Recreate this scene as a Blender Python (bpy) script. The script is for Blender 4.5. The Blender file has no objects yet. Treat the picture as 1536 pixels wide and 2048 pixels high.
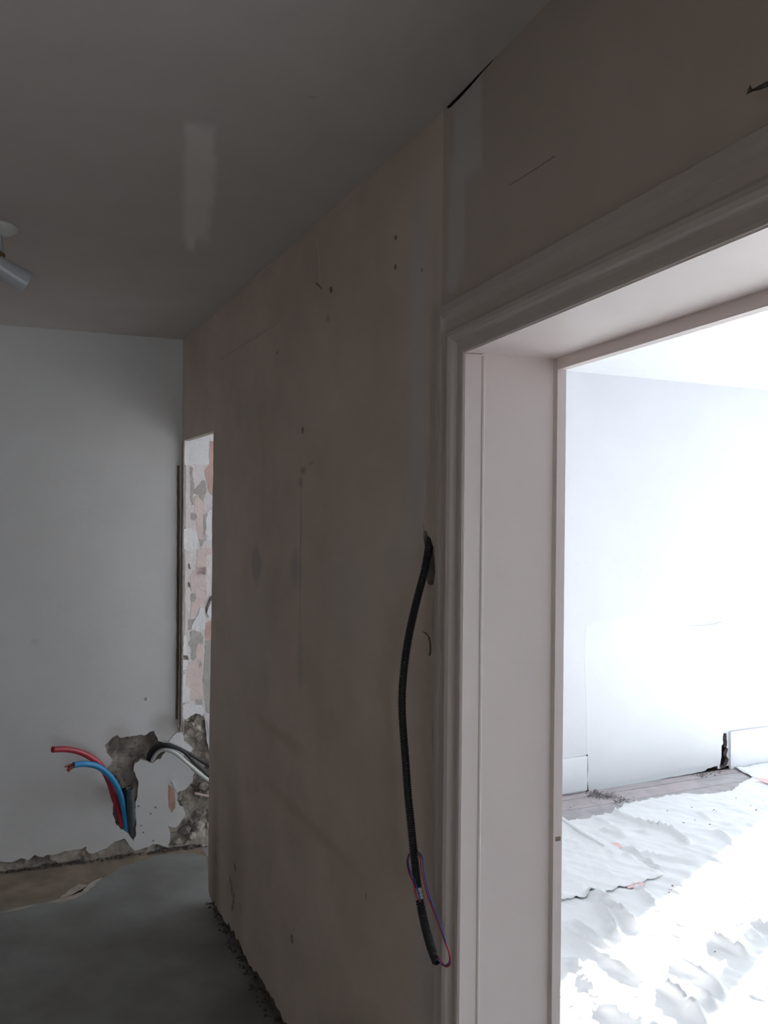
import bpy, bmesh, math, random
import numpy as np
from mathutils import Vector, Matrix, noise
from mathutils.geometry import tessellate_polygon, delaunay_2d_cdt

random.seed(7)
SC = bpy.context.scene
COL = SC.collection

# ------------------------------------------------------------------ camera
F = 1700.0            # focal length in pixels of the 1536x2048 frame
CAMH = 1.66
ROLL = 0.0095
CAM = Vector((0, 0, CAMH))
RIGHT = Vector((math.cos(ROLL), 0, math.sin(ROLL)))
UP = Vector((-math.sin(ROLL), 0, math.cos(ROLL)))
FWD = Vector((0, 1, 0))
cd = bpy.data.cameras.new('camera')
cam = bpy.data.objects.new('camera', cd)
COL.objects.link(cam)
M = Matrix((RIGHT, UP, -FWD)).transposed().to_4x4()
M.translation = CAM
cam.matrix_world = M
cd.sensor_fit = 'VERTICAL'
cd.sensor_height = 24.0
cd.lens = F / 2048 * 24.0
cd.clip_start = 0.02
SC.camera = cam

# ------------------------------------------------------------------ world, sun, exposure
SKY = 6.2
w = bpy.data.worlds.new('world')
SC.world = w
w.use_nodes = True
bg = w.node_tree.nodes['Background']
bg.inputs[0].default_value = (0.83, 0.93, 1.0, 1)
bg.inputs[1].default_value = SKY

SUN_AZ = Vector((0.656, 0.755, 0)).normalized()
SUN_EL = math.radians(21)
sd = bpy.data.lights.new('sun', 'SUN')
sd.energy = 27
sd.angle = math.radians(0.8)
sd.color = (1.0, 0.97, 0.93)
sun = bpy.data.objects.new('sun', sd)
COL.objects.link(sun)
sdir = SUN_AZ * math.cos(SUN_EL) + Vector((0, 0, math.sin(SUN_EL)))
sun.rotation_euler = sdir.to_track_quat('Z', 'Y').to_euler()
sun.location = sdir * 12

vs = SC.view_settings
vs.view_transform = 'Standard'
vs.look = 'None'
vs.gamma = 1.0
vs.use_curve_mapping = False
vs.exposure = 0.80
SC.cycles.max_bounces = 16
SC.cycles.diffuse_bounces = 10
SC.cycles.sample_clamp_indirect = 8
SC.cycles.caustics_reflective = False
SC.cycles.caustics_refractive = False

# ------------------------------------------------------------------ geometry of the place
def ray(u, v):
    return (FWD + RIGHT * ((u - 768) / F) - UP * ((v - 1024) / F))

class Plane:
    """vertical wall plane: origin on the floor, unit direction along it, normal towards the viewer"""
    def __init__(s, o, d, n):
        s.o = Vector((o[0], o[1], 0)); s.d = Vector((d[0], d[1], 0)).normalized()
        s.n = Vector((n[0], n[1], 0)).normalized()
    def p(s, a, z, off=0.0):
        return s.o + s.d * a + Vector((0, 0, z)) + s.n * off
    def hit(s, u, v, off=0.0):
        r = ray(u, v)
        t = (s.o + s.n * off - CAM).dot(s.n) / r.dot(s.n)
        return CAM + r * t
    def uv(s, u, v, off=0.0):
        q = s.hit(u, v, off) - s.o
        return (q.dot(s.d), q.z)

def floorpt(u, v, z=0.0):
    r = ray(u, v)
    return CAM + r * ((z - CAMH) / r.z)

K = CAMH / 1.62
KX, KY = -0.970 * K, 4.070 * K
SB = 0.39                                # slope of back wall
bd = Vector((1, SB, 0)).normalized()
PB = Plane((KX, KY), (1, SB), (SB, -1))               # back wall, s = 0 at the corner
PL = Plane((KX, KY), (0.462, -1), (-1, -0.462))       # right wall, far piece
TB = 2.345 * K * math.hypot(1, .462)                  # distance corner -> bend
bend = PL.p(TB, 0)
PD = Plane((bend.x, bend.y), (0.385, -1), (-1, -0.385))  # right wall, near piece with the doorway
WX = 1.03 * K
WO = Vector((WX, KY + SB * (WX - KX), 0))
PW = Plane((WO.x, WO.y), (1, 0.46), (0.46, -1))       # back wall of the bright room
ZC = CAMH + 0.816 * K                                  # ceiling height

# ------------------------------------------------------------------ materials
def nodes(name):
    m = bpy.data.materials.new(name)
    m.use_nodes = True
    nt = m.node_tree
    b = nt.nodes['Principled BSDF']
    return m, nt, b

def mat(name, color, rough=0.6, var=0.0, scale=8.0, bump=0.0, bscale=60.0, spec=0.5, col2=None, coat=0.0, metal=0.0):
    m, nt, b = nodes(name)
    N, L = nt.nodes, nt.links
    b.inputs['Roughness'].default_value = rough
    b.inputs['Specular IOR Level'].default_value = spec
    b.inputs['Coat Weight'].default_value = coat
    b.inputs['Metallic'].default_value = metal
    tc = N.new('ShaderNodeTexCoord')
    if col2 is None:
        col2 = tuple(max(0, c * (1 - var)) for c in color)
    n = N.new('ShaderNodeTexNoise'); n.inputs['Scale'].default_value = scale; n.inputs['Detail'].default_value = 6
    L.new(tc.outputs['Object'], n.inputs['Vector'])
    rmp = N.new('ShaderNodeMapRange'); rmp.inputs[1].default_value = .35; rmp.inputs[2].default_value = .65
    L.new(n.outputs[0], rmp.inputs[0])
    mx = N.new('ShaderNodeMix'); mx.data_type = 'RGBA'
    mx.inputs[6].default_value = (*color, 1); mx.inputs[7].default_value = (*col2, 1)
    L.new(rmp.outputs[0], mx.inputs[0])
    L.new(mx.outputs[2], b.inputs['Base Color'])
    if bump:
        n2 = N.new('ShaderNodeTexNoise'); n2.inputs['Scale'].default_value = bscale; n2.inputs['Detail'].default_value = 8
        L.new(tc.outputs['Object'], n2.inputs['Vector'])
        bp = N.new('ShaderNodeBump'); bp.inputs['Strength'].default_value = bump; bp.inputs['Distance'].default_value = .01
        L.new(n2.outputs[0], bp.inputs['Height'])
        L.new(bp.outputs[0], b.inputs['Normal'])
    return m

def wallmat(name, color, marks=(), var=0.06, rough=0.75, bump=0.12, mottle=None, dist=0.02):
    """painted plaster: marks = (s, z, rx, rz, rot, soft, colour, strength, shape) in metres on the wall (UV)"""
    m, nt, b = nodes(name)
    N, L = nt.nodes, nt.links
    b.inputs['Roughness'].default_value = rough
    b.inputs['Specular IOR Level'].default_value = 0.3
    uv = N.new('ShaderNodeUVMap'); uv.uv_map = 'wall'
    n0 = N.new('ShaderNodeTexNoise'); n0.inputs['Scale'].default_value = 14; n0.inputs['Detail'].default_value = 5
    L.new(uv.outputs[0], n0.inputs['Vector'])
    sub = N.new('ShaderNodeVectorMath'); sub.operation = 'SUBTRACT'; sub.inputs[1].default_value = (.5, .5, .5)
    L.new(n0.outputs['Color'], sub.inputs[0])
    scl = N.new('ShaderNodeVectorMath'); scl.operation = 'SCALE'; scl.inputs['Scale'].default_value = dist * 2
    L.new(sub.outputs[0], scl.inputs[0])
    add = N.new('ShaderNodeVectorMath'); add.operation = 'ADD'
    L.new(uv.outputs[0], add.inputs[0]); L.new(scl.outputs[0], add.inputs[1])
    P = add.outputs[0]
    n1 = N.new('ShaderNodeTexNoise'); n1.inputs['Scale'].default_value = 2.4; n1.inputs['Detail'].default_value = 9; n1.inputs['Roughness'].default_value = .62
    L.new(uv.outputs[0], n1.inputs['Vector'])
    mr = N.new('ShaderNodeMapRange'); mr.inputs[1].default_value = .35; mr.inputs[2].default_value = .68
    L.new(n1.outputs[0], mr.inputs[0])
    mx = N.new('ShaderNodeMix'); mx.data_type = 'RGBA'
    mx.inputs[6].default_value = (*color, 1)
    c2 = mottle or tuple(c * (1 - var) for c in color)
    mx.inputs[7].default_value = (*c2, 1)
    L.new(mr.outputs[0], mx.inputs[0])
    cur = mx.outputs[2]
    for (s, z, rx, rz, rot, soft, c, st, shape) in marks:
        mp = N.new('ShaderNodeMapping'); mp.vector_type = 'TEXTURE'
        mp.inputs['Location'].default_value = (s, z, 0); mp.inputs['Rotation'].default_value = (0, 0, rot)
        mp.inputs['Scale'].default_value = (rx, rz, 1)
        L.new(P, mp.inputs['Vector'])
        if shape == 'box':
            ab = N.new('ShaderNodeVectorMath'); ab.operation = 'ABSOLUTE'
            L.new(mp.outputs[0], ab.inputs[0])
            sp = N.new('ShaderNodeSeparateXYZ'); L.new(ab.outputs[0], sp.inputs[0])
            mm = N.new('ShaderNodeMath'); mm.operation = 'MAXIMUM'
            L.new(sp.outputs[0], mm.inputs[0]); L.new(sp.outputs[1], mm.inputs[1])
            d = mm.outputs[0]
        else:
            ln = N.new('ShaderNodeVectorMath'); ln.operation = 'LENGTH'
            L.new(mp.outputs[0], ln.inputs[0]); d = ln.outputs['Value']
        r2 = N.new('ShaderNodeMapRange'); r2.interpolation_type = 'SMOOTHSTEP'
        r2.inputs[1].default_value = 1.0; r2.inputs[2].default_value = max(0, 1 - soft)
        r2.inputs[3].default_value = 0; r2.inputs[4].default_value = st
        L.new(d, r2.inputs[0])
        m2 = N.new('ShaderNodeMix'); m2.data_type = 'RGBA'
        L.new(r2.outputs[0], m2.inputs[0]); L.new(cur, m2.inputs[6]); m2.inputs[7].default_value = (*c, 1)
        cur = m2.outputs[2]
    L.new(cur, b.inputs['Base Color'])
    n3 = N.new('ShaderNodeTexNoise'); n3.inputs['Scale'].default_value = 26; n3.inputs['Detail'].default_value = 10
    L.new(uv.outputs[0], n3.inputs['Vector'])
    bp = N.new('ShaderNodeBump'); bp.inputs['Strength'].default_value = bump; bp.inputs['Distance'].default_value = .012
    L.new(n3.outputs[0], bp.inputs['Height']); L.new(bp.outputs[0], b.inputs['Normal'])
    return m

BEIGE = (0.685, 0.58, 0.515)
FILL = (0.60, 0.575, 0.575)
PALE = (0.70, 0.69, 0.69)

# ------------------------------------------------------------------ mesh helpers
def link(name, me, m=None, parent=None, kind=None):
    o = bpy.data.objects.new(name, me)
    COL.objects.link(o)
    if m is not None:
        for q in (m if isinstance(m, (list, tuple)) else [m]):
            me.materials.append(q)
    if parent is not None:
        o.parent = parent
    if kind:
        o['kind'] = kind
    return o

def mesh(name, verts, faces, m=None, parent=None, kind=None, smooth=False, mi=None):
    me = bpy.data.meshes.new(name)
    me.from_pydata([tuple(v) for v in verts], [], faces)
    if smooth:
        me.polygons.foreach_set('use_smooth', [True] * len(me.polygons))
    o = link(name, me, m, parent, kind)
    if mi is not None:
        me.polygons.foreach_set('material_index', mi)
    me.update()
    return o

def setuv(o, plane):
    me = o.data
    l = me.uv_layers.new(name='wall')
    for lp in me.loops:
        q = me.vertices[lp.vertex_index].co - plane.o
        l.data[lp.index].uv = (q.dot(plane.d), q.z)

def empty(name, loc):
    o = bpy.data.objects.new(name, None)
    o.empty_display_size = .05
    COL.objects.link(o)
    o.location = loc
    return o

def tag(o, label, cat, group=None):
    o['label'] = label; o['category'] = cat
    if group: o['group'] = group
    return o

def reparent(child, parent):
    child.parent = parent
    child.matrix_parent_inverse = Matrix.Translation(parent.location).inverted()
    return child

def fixdir(me):
    bm = bmesh.new(); bm.from_mesh(me)
    bmesh.ops.recalc_face_normals(bm, faces=bm.faces)
    bm.to_mesh(me); bm.free()

def inside(q, poly):
    x, y = q; c = False
    n = len(poly)
    for i in range(n):
        x1, y1 = poly[i]; x2, y2 = poly[(i + 1) % n]
        if (y1 > y) != (y2 > y) and x < (x2 - x1) * (y - y1) / (y2 - y1) + x1: c = not c
    return c

def slab2d(name, P, outer, holes, z0, z1, m, parent=None, kind=None, rim=None):
    """plate lying on plane P: 2-D outline with holes, from offset z1 (front) to z0 (back)"""
    loops = [outer] + list(holes)
    flat = [q for lp in loops for q in lp]
    E = []; k = 0
    for lp in loops:
        E += [(k + i, k + (i + 1) % len(lp)) for i in range(len(lp))]; k += len(lp)
    cv, ce, cf, ov, oe, of = delaunay_2d_cdt([Vector(q) for q in flat], E, [], 0, 1e-6)
    tris = []
    for t in cf:
        c = sum((cv[i] for i in t), Vector((0, 0))) / len(t)
        if inside(c, outer) and not any(inside(c, h) for h in holes): tris.append(tuple(t))
    F2 = [(q.x, q.y) for q in cv]
    remap = {}
    for i, src in enumerate(ov):
        for q in src: remap[q] = i
    nflat = len(flat); flat = F2
    n = len(flat)
    V = [P.p(a, b, z1) for a, b in flat] + [P.p(a, b, z0) for a, b in flat]
    Fc = []; mi = []
    for t in tris:
        a, b, c = [Vector((*flat[i], 0)) for i in t]
        if abs((b - a).cross(c - a).z) < 1e-10: continue
        Fc.append(tuple(t)); mi.append(0)
    for t in list(Fc):
        Fc.append(tuple(i + n for i in reversed(t))); mi.append(0)
    k = 0
    for lp in loops:
        c = len(lp)
        for i in range(c):
            j = (i + 1) % c
            a_, b_ = remap[k + i], remap[k + j]
            if a_ != b_: Fc.append((a_, b_, b_ + n, a_ + n)); mi.append(1 if rim else 0)
        k += c
    o = mesh(name, V, Fc, [m, rim] if rim else m, parent, kind, mi=mi)
    fixdir(o.data)
    setuv(o, P)
    return o

def rag(pts, amp, seg, closed=True, rnd=random):
    """roughen a 2-D outline"""
    out = []
    n = len(pts)
    for i in range(n if closed else n - 1):
        a = Vector(pts[i]); b = Vector(pts[(i + 1) % n])
        d = b - a
        k = max(1, int(d.length / seg))
        nrm = Vector((-d.y, d.x)).normalized() if d.length > 1e-9 else Vector((0, 0))
        for j in range(k):
            q = a + d * (j / k)
            if j: q += nrm * rnd.uniform(-amp, amp)
            out.append((q.x, q.y))
    if not closed: out.append(tuple(pts[-1]))
    return out

def pxloop(P, pts, off=0.0):
    return [P.uv(u, v, off) for u, v in pts]

def zl(pts, x0, y0, s):
    """zoomed crop coordinates -> photo pixels"""
    return [(x0 + x / s, y0 + y / s) for x, y in pts]

def patch(name, P, pts, th, m, parent, amp=.002, seg=.015, base=0.0, rim=None, kind=None):
    lp = rag(pxloop(P, pts, base), amp, seg)
    o = slab2d(name, P, lp, [], base - .001, base + th, m, parent, kind, rim)
    return o

def box(name, P, s0, s1, z0, z1, o0, o1, m, parent=None, kind=None, bev=0.0):
    V = [P.p(s, z, o) for o in (o0, o1) for s, z in ((s0, z0), (s1, z0), (s1, z1), (s0, z1))]
    Fc = [(0, 1, 2, 3), (4, 7, 6, 5), (0, 4, 5, 1), (1, 5, 6, 2), (2, 6, 7, 3), (3, 7, 4, 0)]
    o = mesh(name, V, Fc, m, parent, kind)
    fixdir(o.data)
    if bev:
        bm = bmesh.new(); bm.from_mesh(o.data)
        bmesh.ops.bevel(bm, geom=bm.edges[:], offset=bev, segments=2, affect='EDGES', profile=.6)
        bm.to_mesh(o.data); bm.free()
    setuv(o, P)
    return o

def poly_prism(name, pts, z0, z1, m, parent=None, kind=None):
    n = len(pts)
    tris = tessellate_polygon([[Vector((q[0], q[1], 0)) for q in pts]])
    V = [(q[0], q[1], z1) for q in pts] + [(q[0], q[1], z0) for q in pts]
    Fc = [tuple(t) for t in tris] + [tuple(i + n for i in reversed(t)) for t in tris]
    Fc += [(i, (i + 1) % n, (i + 1) % n + n, i + n) for i in range(n)]
    o = mesh(name, V, Fc, m, parent, kind)
    fixdir(o.data)
    return o

def catmull(pts, per=10):
    P = [Vector(p) for p in pts]
    P = [P[0] * 2 - P[1]] + P + [P[-1] * 2 - P[-2]]
    out = []
    for i in range(1, len(P) - 2):
        a, b, c, d = P[i - 1:i + 3]
        for j in range(per):
            t = j / per
            out.append(.5 * ((2 * b) + (c - a) * t + (2 * a - 5 * b + 4 * c - d) * t * t + (3 * b - a - 3 * c + d) * t ** 3))
    out.append(P[-2].copy())
    return out

def resample(pts, step):
    out = [pts[0].copy()]; acc = 0
    for a, b in zip(pts, pts[1:]):
        L = (b - a).length
        if L < 1e-9: continue
        t = step - acc
        while t <= L:
            out.append(a + (b - a) * (t / L)); t += step
        acc = L - (t - step)
    return out

def tube(name, pts, r, m, parent=None, seg=14, rfun=None, open_end=None, wall=.002, smooth=True):
    """solid tube along pts; open_end 'start'/'end' makes a hollow mouth"""
    n = len(pts)
    T = []
    for i in range(n):
        a = pts[max(0, i - 1)]; b = pts[min(n - 1, i + 1)]
        T.append((b - a).normalized())
    nrm = T[0].orthogonal().normalized()
    V = []; Fc = []
    def ring(c, t, nn, rad):
        bb = t.cross(nn)
        k = len(V)
        for j in range(seg):
            a = 2 * math.pi * j / seg
            V.append(c + nn * (math.cos(a) * rad) + bb * (math.sin(a) * rad))
        return k
    rings = []; fr = []
    for i in range(n):
        nrm = (nrm - T[i] * nrm.dot(T[i])).normalized()
        rr = rfun(i) if rfun else r
        rings.append(ring(pts[i], T[i], nrm, rr)); fr.append(nrm.copy())
    def bridge(a, b):
        for j in range(seg):
            k = (j + 1) % seg
            Fc.append((a + j, a + k, b + k, b + j))
    for a, b in zip(rings, rings[1:]): bridge(a, b)
    for end in (0, n - 1):
        key = 'start' if end == 0 else 'end'
        s = 1 if end == 0 else -1
        rr = (rfun(end) if rfun else r)
        if open_end == key:
            k1 = ring(pts[end], T[end], fr[end], rr - wall)
            k2 = ring(pts[end] + T[end] * (s * min(.05, r * 3)), T[end], fr[end], rr - wall)
            bridge(rings[end], k1); bridge(k1, k2)
            Fc.append(tuple(range(k2, k2 + seg)))
        else:
            Fc.append(tuple(range(rings[end], rings[end] + seg)))
    o = mesh(name, V, Fc, m, parent, smooth=smooth)
    fixdir(o.data)
    return o

def lathe(name, prof, origin, axis, m, parent=None, seg=32):
    """prof = [(radius, distance along axis)]"""
    axis = Vector(axis).normalized()
    n = axis.orthogonal().normalized(); b = axis.cross(n)
    V = []; Fc = []
    for r, h in prof:
        for j in range(seg):
            a = 2 * math.pi * j / seg
            V.append(Vector(origin) + axis * h + n * (math.cos(a) * r) + b * (math.sin(a) * r))
    for i in range(len(prof) - 1):
        for j in range(seg):
            k = (j + 1) % seg
            Fc.append((i * seg + j, i * seg + k, (i + 1) * seg + k, (i + 1) * seg + j))
    Fc.append(tuple(range(seg))); Fc.append(tuple(range((len(prof) - 1) * seg, len(prof) * seg)))
    o = mesh(name, V, Fc, m, parent, smooth=False)
    fixdir(o.data)
    o.data.polygons.foreach_set('use_smooth', [True] * len(o.data.polygons))
    md = o.modifiers.new('edge', 'EDGE_SPLIT'); md.split_angle = math.radians(40)
    return o

def st(P, u, v, ru, rv, soft, color, strength, shape='ell', rot=0.0):
    """mark given in photo pixels -> metres on wall P"""
    s, z = P.uv(u, v)
    s2, _ = P.uv(u + ru, v); _, z2 = P.uv(u, v + rv)
    return (s, z, abs(s2 - s), abs(z2 - z), rot, soft, color, strength, shape)

# ------------------------------------------------------------------ layout of the two rooms (plan)
WT = 0.2 * K                              # wall thickness
S_LEFT = -1.62                            # left end of the hall's back wall
HALL_BACK = 6.4                           # hall length from the back wall along the right wall
cornerL = PB.p(S_LEFT, 0)
ldir = PL.d
PLeft = Plane((cornerL.x, cornerL.y), (ldir.x, ldir.y), (-PL.n.x, -PL.n.y))
D_END = 4.6
dend = PD.p(D_END, 0)
lend = PLeft.p(7.3, 0)
S_ROOM = 5.6
rr = PW.p(S_ROOM, 0)
PRoomR = Plane((rr.x, rr.y), (PD.d.x, PD.d.y), (PD.n.x, PD.n.y))
rnear = PRoomR.p(6.6, 0)

# ------------------------------------------------------------------ floors and ceilings
m_under = mat('old_brown_floor', (0.34, 0.27, 0.20), .65, col2=(0.22, .17, .13), scale=9, bump=.25, bscale=40)
m_screed = mat('grey_screed', (0.29, 0.295, 0.29), .46, col2=(0.19, .185, .175), scale=3.5, bump=.12, bscale=18)
out = 0.35
hall_pts = [PB.p(S_LEFT - .1, 0, -.3), PB.p(.04, 0, -.3), PL.p(TB, 0, -WT * .5), PD.p(D_END, 0, -WT * .5), lend + (dend - lend) * 1.0, lend, ]
hall_pts = [PLeft.p(-.3, 0, -.1), PB.p(.09, 0, -.3), PL.p(TB, 0, -WT * .5), PD.p(D_END + .3, 0, -WT * .5), PLeft.p(7.6, 0, -.1)]
floor = poly_prism('floor', [(p.x, p.y) for p in hall_pts], -.12, 0.0, m_under, None, 'structure')
# poured screed layer with its ragged edge near the back wall
edge_px = [(-160, 1870), (-60, 1845), (0, 1822), (40, 1811), (80, 1806), (110, 1800), (150, 1789), (165, 1778), (180, 1766), (205, 1757), (235, 1737), (262, 1728),
           (285, 1722), (310, 1712), (345, 1706), (380, 1706), (412, 1712)]
ep = [floorpt(u, v, .004) for u, v in edge_px]
ep2 = rag([(p.x, p.y) for p in ep], .008, .04, closed=False)
rest = [PL.p(.62, 0, -.02), PL.p(1.2, 0, -.015), PL.p(TB, 0, -.01), PD.p(D_END, 0, .01), PLeft.p(7.2, 0, .02)]
screed = poly_prism('screed_layer', ep2 + [(p.x, p.y) for p in rest], -.002, .004, m_screed, floor)

m_pale = mat('pale_screed_lip', (0.52, 0.46, 0.40), .7, col2=(.42, .36, .30), scale=20)
for px in ([(92, 1806), (118, 1798), (150, 1787), (168, 1775), (182, 1765), (205, 1755), (192, 1767), (176, 1782), (150, 1797), (120, 1806)], [(120, 1796), (140, 1779), (158, 1768), (175, 1770), (165, 1783), (148, 1790)],
           [(0, 1826), (40, 1814), (82, 1808), (60, 1814), (20, 1824)], [(75, 1782), (120, 1778), (175, 1768), (250, 1768), (265, 1772), (190, 1774), (130, 1784)][:0]):
    if px:
        q_ = rag([(p.x, p.y) for p in [floorpt(u, v, .0045) for u, v in px]], .004, .02)
        poly_prism('screed_lip', q_, -.001, .0052, m_pale, floor)
room_pts = [PB.p(.09, 0, -.3), PW.p(.1, 0, -.3), PW.p(S_ROOM + .2, 0, -.3), PRoomR.p(6.9, 0, -.2), PD.p(D_END + .3, 0, -WT * .5), PL.p(TB, 0, -WT * .5)]
m_roomfloor = mat('room_subfloor', (0.42, 0.38, 0.39), .6, col2=(0.3, .27, .28), scale=6)
floor_room = poly_prism('floor_room', [(p.x, p.y) for p in room_pts], -.12, -.002, m_roomfloor, None, 'structure')

def ceilpt(u, v):
    r = ray(u, v)
    return CAM + r * ((ZC - CAMH) / r.z)
def cst(u0, v0, u1, v1, wpx, soft, c, strength, shape='box'):
    """soft-edged ceiling mark along a pixel segment; returns centre, half sizes, rotation in plan metres"""
    a, b = ceilpt(u0, v0), ceilpt(u1, v1)
    d = b - a; m_ = (a + b) / 2
    wd = (ceilpt((u0 + u1) / 2 + wpx, (v0 + v1) / 2) - m_).length
    return (m_.x, m_.y, d.length / 2, wd, math.atan2(d.y, d.x), soft, c, strength, shape)
CF = (.80, .785, .755)  # paler tone for the strip along the ceiling
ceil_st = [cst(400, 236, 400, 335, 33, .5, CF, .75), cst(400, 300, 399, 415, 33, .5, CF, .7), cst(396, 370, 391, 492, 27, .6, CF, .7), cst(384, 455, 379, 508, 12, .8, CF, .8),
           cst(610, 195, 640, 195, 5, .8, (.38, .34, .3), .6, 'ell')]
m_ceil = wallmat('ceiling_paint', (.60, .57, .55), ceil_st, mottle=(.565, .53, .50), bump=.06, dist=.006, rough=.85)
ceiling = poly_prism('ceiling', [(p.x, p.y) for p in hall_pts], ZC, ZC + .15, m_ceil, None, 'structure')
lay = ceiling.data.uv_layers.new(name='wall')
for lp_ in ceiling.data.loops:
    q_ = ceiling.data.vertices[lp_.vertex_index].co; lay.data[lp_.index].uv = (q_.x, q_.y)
m_rceil = mat('room_ceiling_paint', (0.66, 0.68, 0.705), .8, var=.03)
ceiling_room = poly_prism('ceiling_room', [(p.x, p.y) for p in room_pts], ZC, ZC + .15, m_rceil, None, 'structure')

# ------------------------------------------------------------------ back wall of the hall (plaster skin, holes, masonry behind)
m_rim = mat('broken_plaster_edge', (0.46, 0.42, 0.37), .95, col2=(0.26, .23, .2), scale=30, bump=.5, bscale=80)
m_mason = mat('bare_masonry', (0.50, 0.445, 0.385), .95, col2=(0.20, .175, .155), scale=11, bump=.6, bscale=45)

Z1 = lambda pts: zl(pts, 0, 1350, 3.072)
hole_px = Z1([(645, 430), (672, 405), (690, 385), (720, 368), (740, 388), (800, 378), (850, 368), (885, 372), (918, 350), (945, 343), (958, 372), (972, 405),
              (1000, 415), (1035, 440), (1012, 478), (990, 512), (962, 520), (935, 542), (905, 528), (862, 518), (828, 542), (820, 585), (836, 625), (852, 660), (845, 720),
              (832, 780), (832, 870), (836, 975), (823, 1022), (797, 990), (772, 962), (738, 948), (708, 908), (692, 855),
              (698, 800), (682, 720), (655, 650), (642, 600), (668, 562), (690, 525), (655, 480)])
rub_px = [(366, 1441), (378, 1432), (392, 1427), (406, 1430), (411, 1452), (416, 1490), (424, 1520), (450, 1520), (450, 1760),
          ]
rub_left = Z1([(1040, 1062), (1046, 990), (1030, 928), (1078, 937), (1108, 908), (1138, 868), (1130, 828), (1088, 770), (1090, 722),
               (1150, 692), (1186, 650), (1196, 600), (1160, 560), (1110, 520), (1150, 470), (1120, 430), (1132, 390), (1120, 350), (1090, 340), (1082, 300)])
base_px = Z1([(-520, 1240), (-300, 1190), (0, 1145), (70, 1150), (130, 1125), (175, 1137), (215, 1105), (240, 1117), (400, 1082), (530, 1052), (545, 1095), (600, 1086), (680, 1042),
              (765, 1004), (785, 1030), (830, 1080), (940, 1040), (1000, 1052)])
hole = rag(pxloop(PB, hole_px), .004, .012)
base = rag(pxloop(PB, base_px), .007, .018, closed=False)
rubl = rag(pxloop(PB, rub_left), .005, .014, closed=False)
rubt = rag(pxloop(PB, rub_px[:8]), .004, .014, closed=False)
S_JOIN = (WO - PB.o).dot(PB.d)
outer = [(S_LEFT - .1, base[0][1])] + base + rubl + rubt + [(.75, .45), (.75, .02), (S_JOIN, .02), (S_JOIN, ZC), (S_LEFT - .1, ZC)]
GREY = (.42, .40, .39)
back_st = [
    st(PB, 290, 1400, 5, 4, .5, (.25, .22, .2), .8), st(PB, 70, 1285, 16, 10, .9, (.45, .44, .43), .35),
    st(PB, 330, 1452, 42, 42, .8, (.36, .33, .31), .55), st(PB, 385, 1470, 30, 50, .7, (.40, .36, .33), .6),
    st(PB, 235, 1470, 40, 40, .9, (.50, .46, .43), .45),
    st(PB, 330, 1640, 60, 90, .9, (.55, .53, .52), .4),
]
for (u, v, r) in ((277, 1612, 3), (312, 1613, 3), (301, 1627, 3), (285, 1650, 2.5), (287, 1667, 2.5), (308, 1681, 3), (240, 1560, 2), (135, 1810, 3)):
    back_st.append(st(PB, u, v, r, r, .5, (.18, .16, .15), .8))
m_back = wallmat('pale_plaster', PALE, back_st, mottle=(.655, .64, .635), bump=.1)
wall_back = slab2d('wall_back', PB, outer, [hole], -.028, 0.0, m_back, None, 'structure', m_rim)

# rough masonry seen where the plaster has gone
def masonry(name, s0, s1, z0, z1, step, P, parent):
    ns = int((s1 - s0) / step) + 1; nz = int((z1 - z0) / step) + 1
    V = []; Fc = []
    for j in range(nz):
        for i in range(ns):
            s = s0 + i * step; z = z0 + j * step
            q = Vector((s * 9, z * 9, 3.1))
            d = .024 + .02 * noise.noise(q) + .012 * noise.noise(q * 3.1) + .006 * noise.noise(q * 8)
            c = noise.cell(Vector((s * 11 + 3 * noise.noise(q * .5), z * 13, 5)))
            d += .012 * (c - .5)
            if inside((s, z), hole): d += .030
            if z < .09: d -= .012 * (1 - z / .09)
            d = max(.004, d)
            V.append(P.p(s, z, -d))
    for j in range(nz - 1):
        for i in range(ns - 1):
            a = j * ns + i
            Fc.append((a, a + 1, a + 1 + ns, a + ns))
    return mesh(name, V, Fc, m_mason, parent, smooth=False)
masonry('masonry_core', S_LEFT - .1, .78, -.01, .78, .009, PB, wall_back)
box('wall_core', PB, S_LEFT - .3, S_JOIN, -.02, ZC + .1, -.30, -.095, m_mason, wall_back)

# loose white plaster lumps, flakes and the pink scrape around the broken plaster
m_flake = mat('white_plaster_flake', (0.74, 0.73, 0.73), .85, var=.08, scale=20, bump=.2)
m_pinkscr = mat('pink_scrape', (0.52, 0.31, 0.26), .9, var=.2, scale=20)
Z5 = lambda pts: zl(pts, 230, 1430, 7.06)
patch('plaster_flake', PB, Z5([(760, 370), (820, 290), (870, 245), (930, 240), (970, 300), (975, 370), (1060, 430), (1100, 480), (1070, 520), (950, 490), (870, 440), (810, 400)]), .006, m_flake, wall_back, .0012, .01)
patch('plaster_flake', PB, Z5([(940, 0), (1000, 50), (1050, 20), (1060, -25), (990, -40)]), .006, m_flake, wall_back, .001, .01)
patch('pink_scrape', PB, Z5([(755, 980), (830, 1050), (850, 1180), (850, 1310), (800, 1380), (760, 1300), (750, 1120)]), .0012, m_pinkscr, wall_back, .001, .01)
patch('plaster_flake', PB, Z5([(800, 920), (830, 935), (875, 1050), (900, 1095), (870, 1085), (830, 1010)]), .006, m_flake, wall_back, .001, .01)
rl = random.Random(3)
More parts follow.
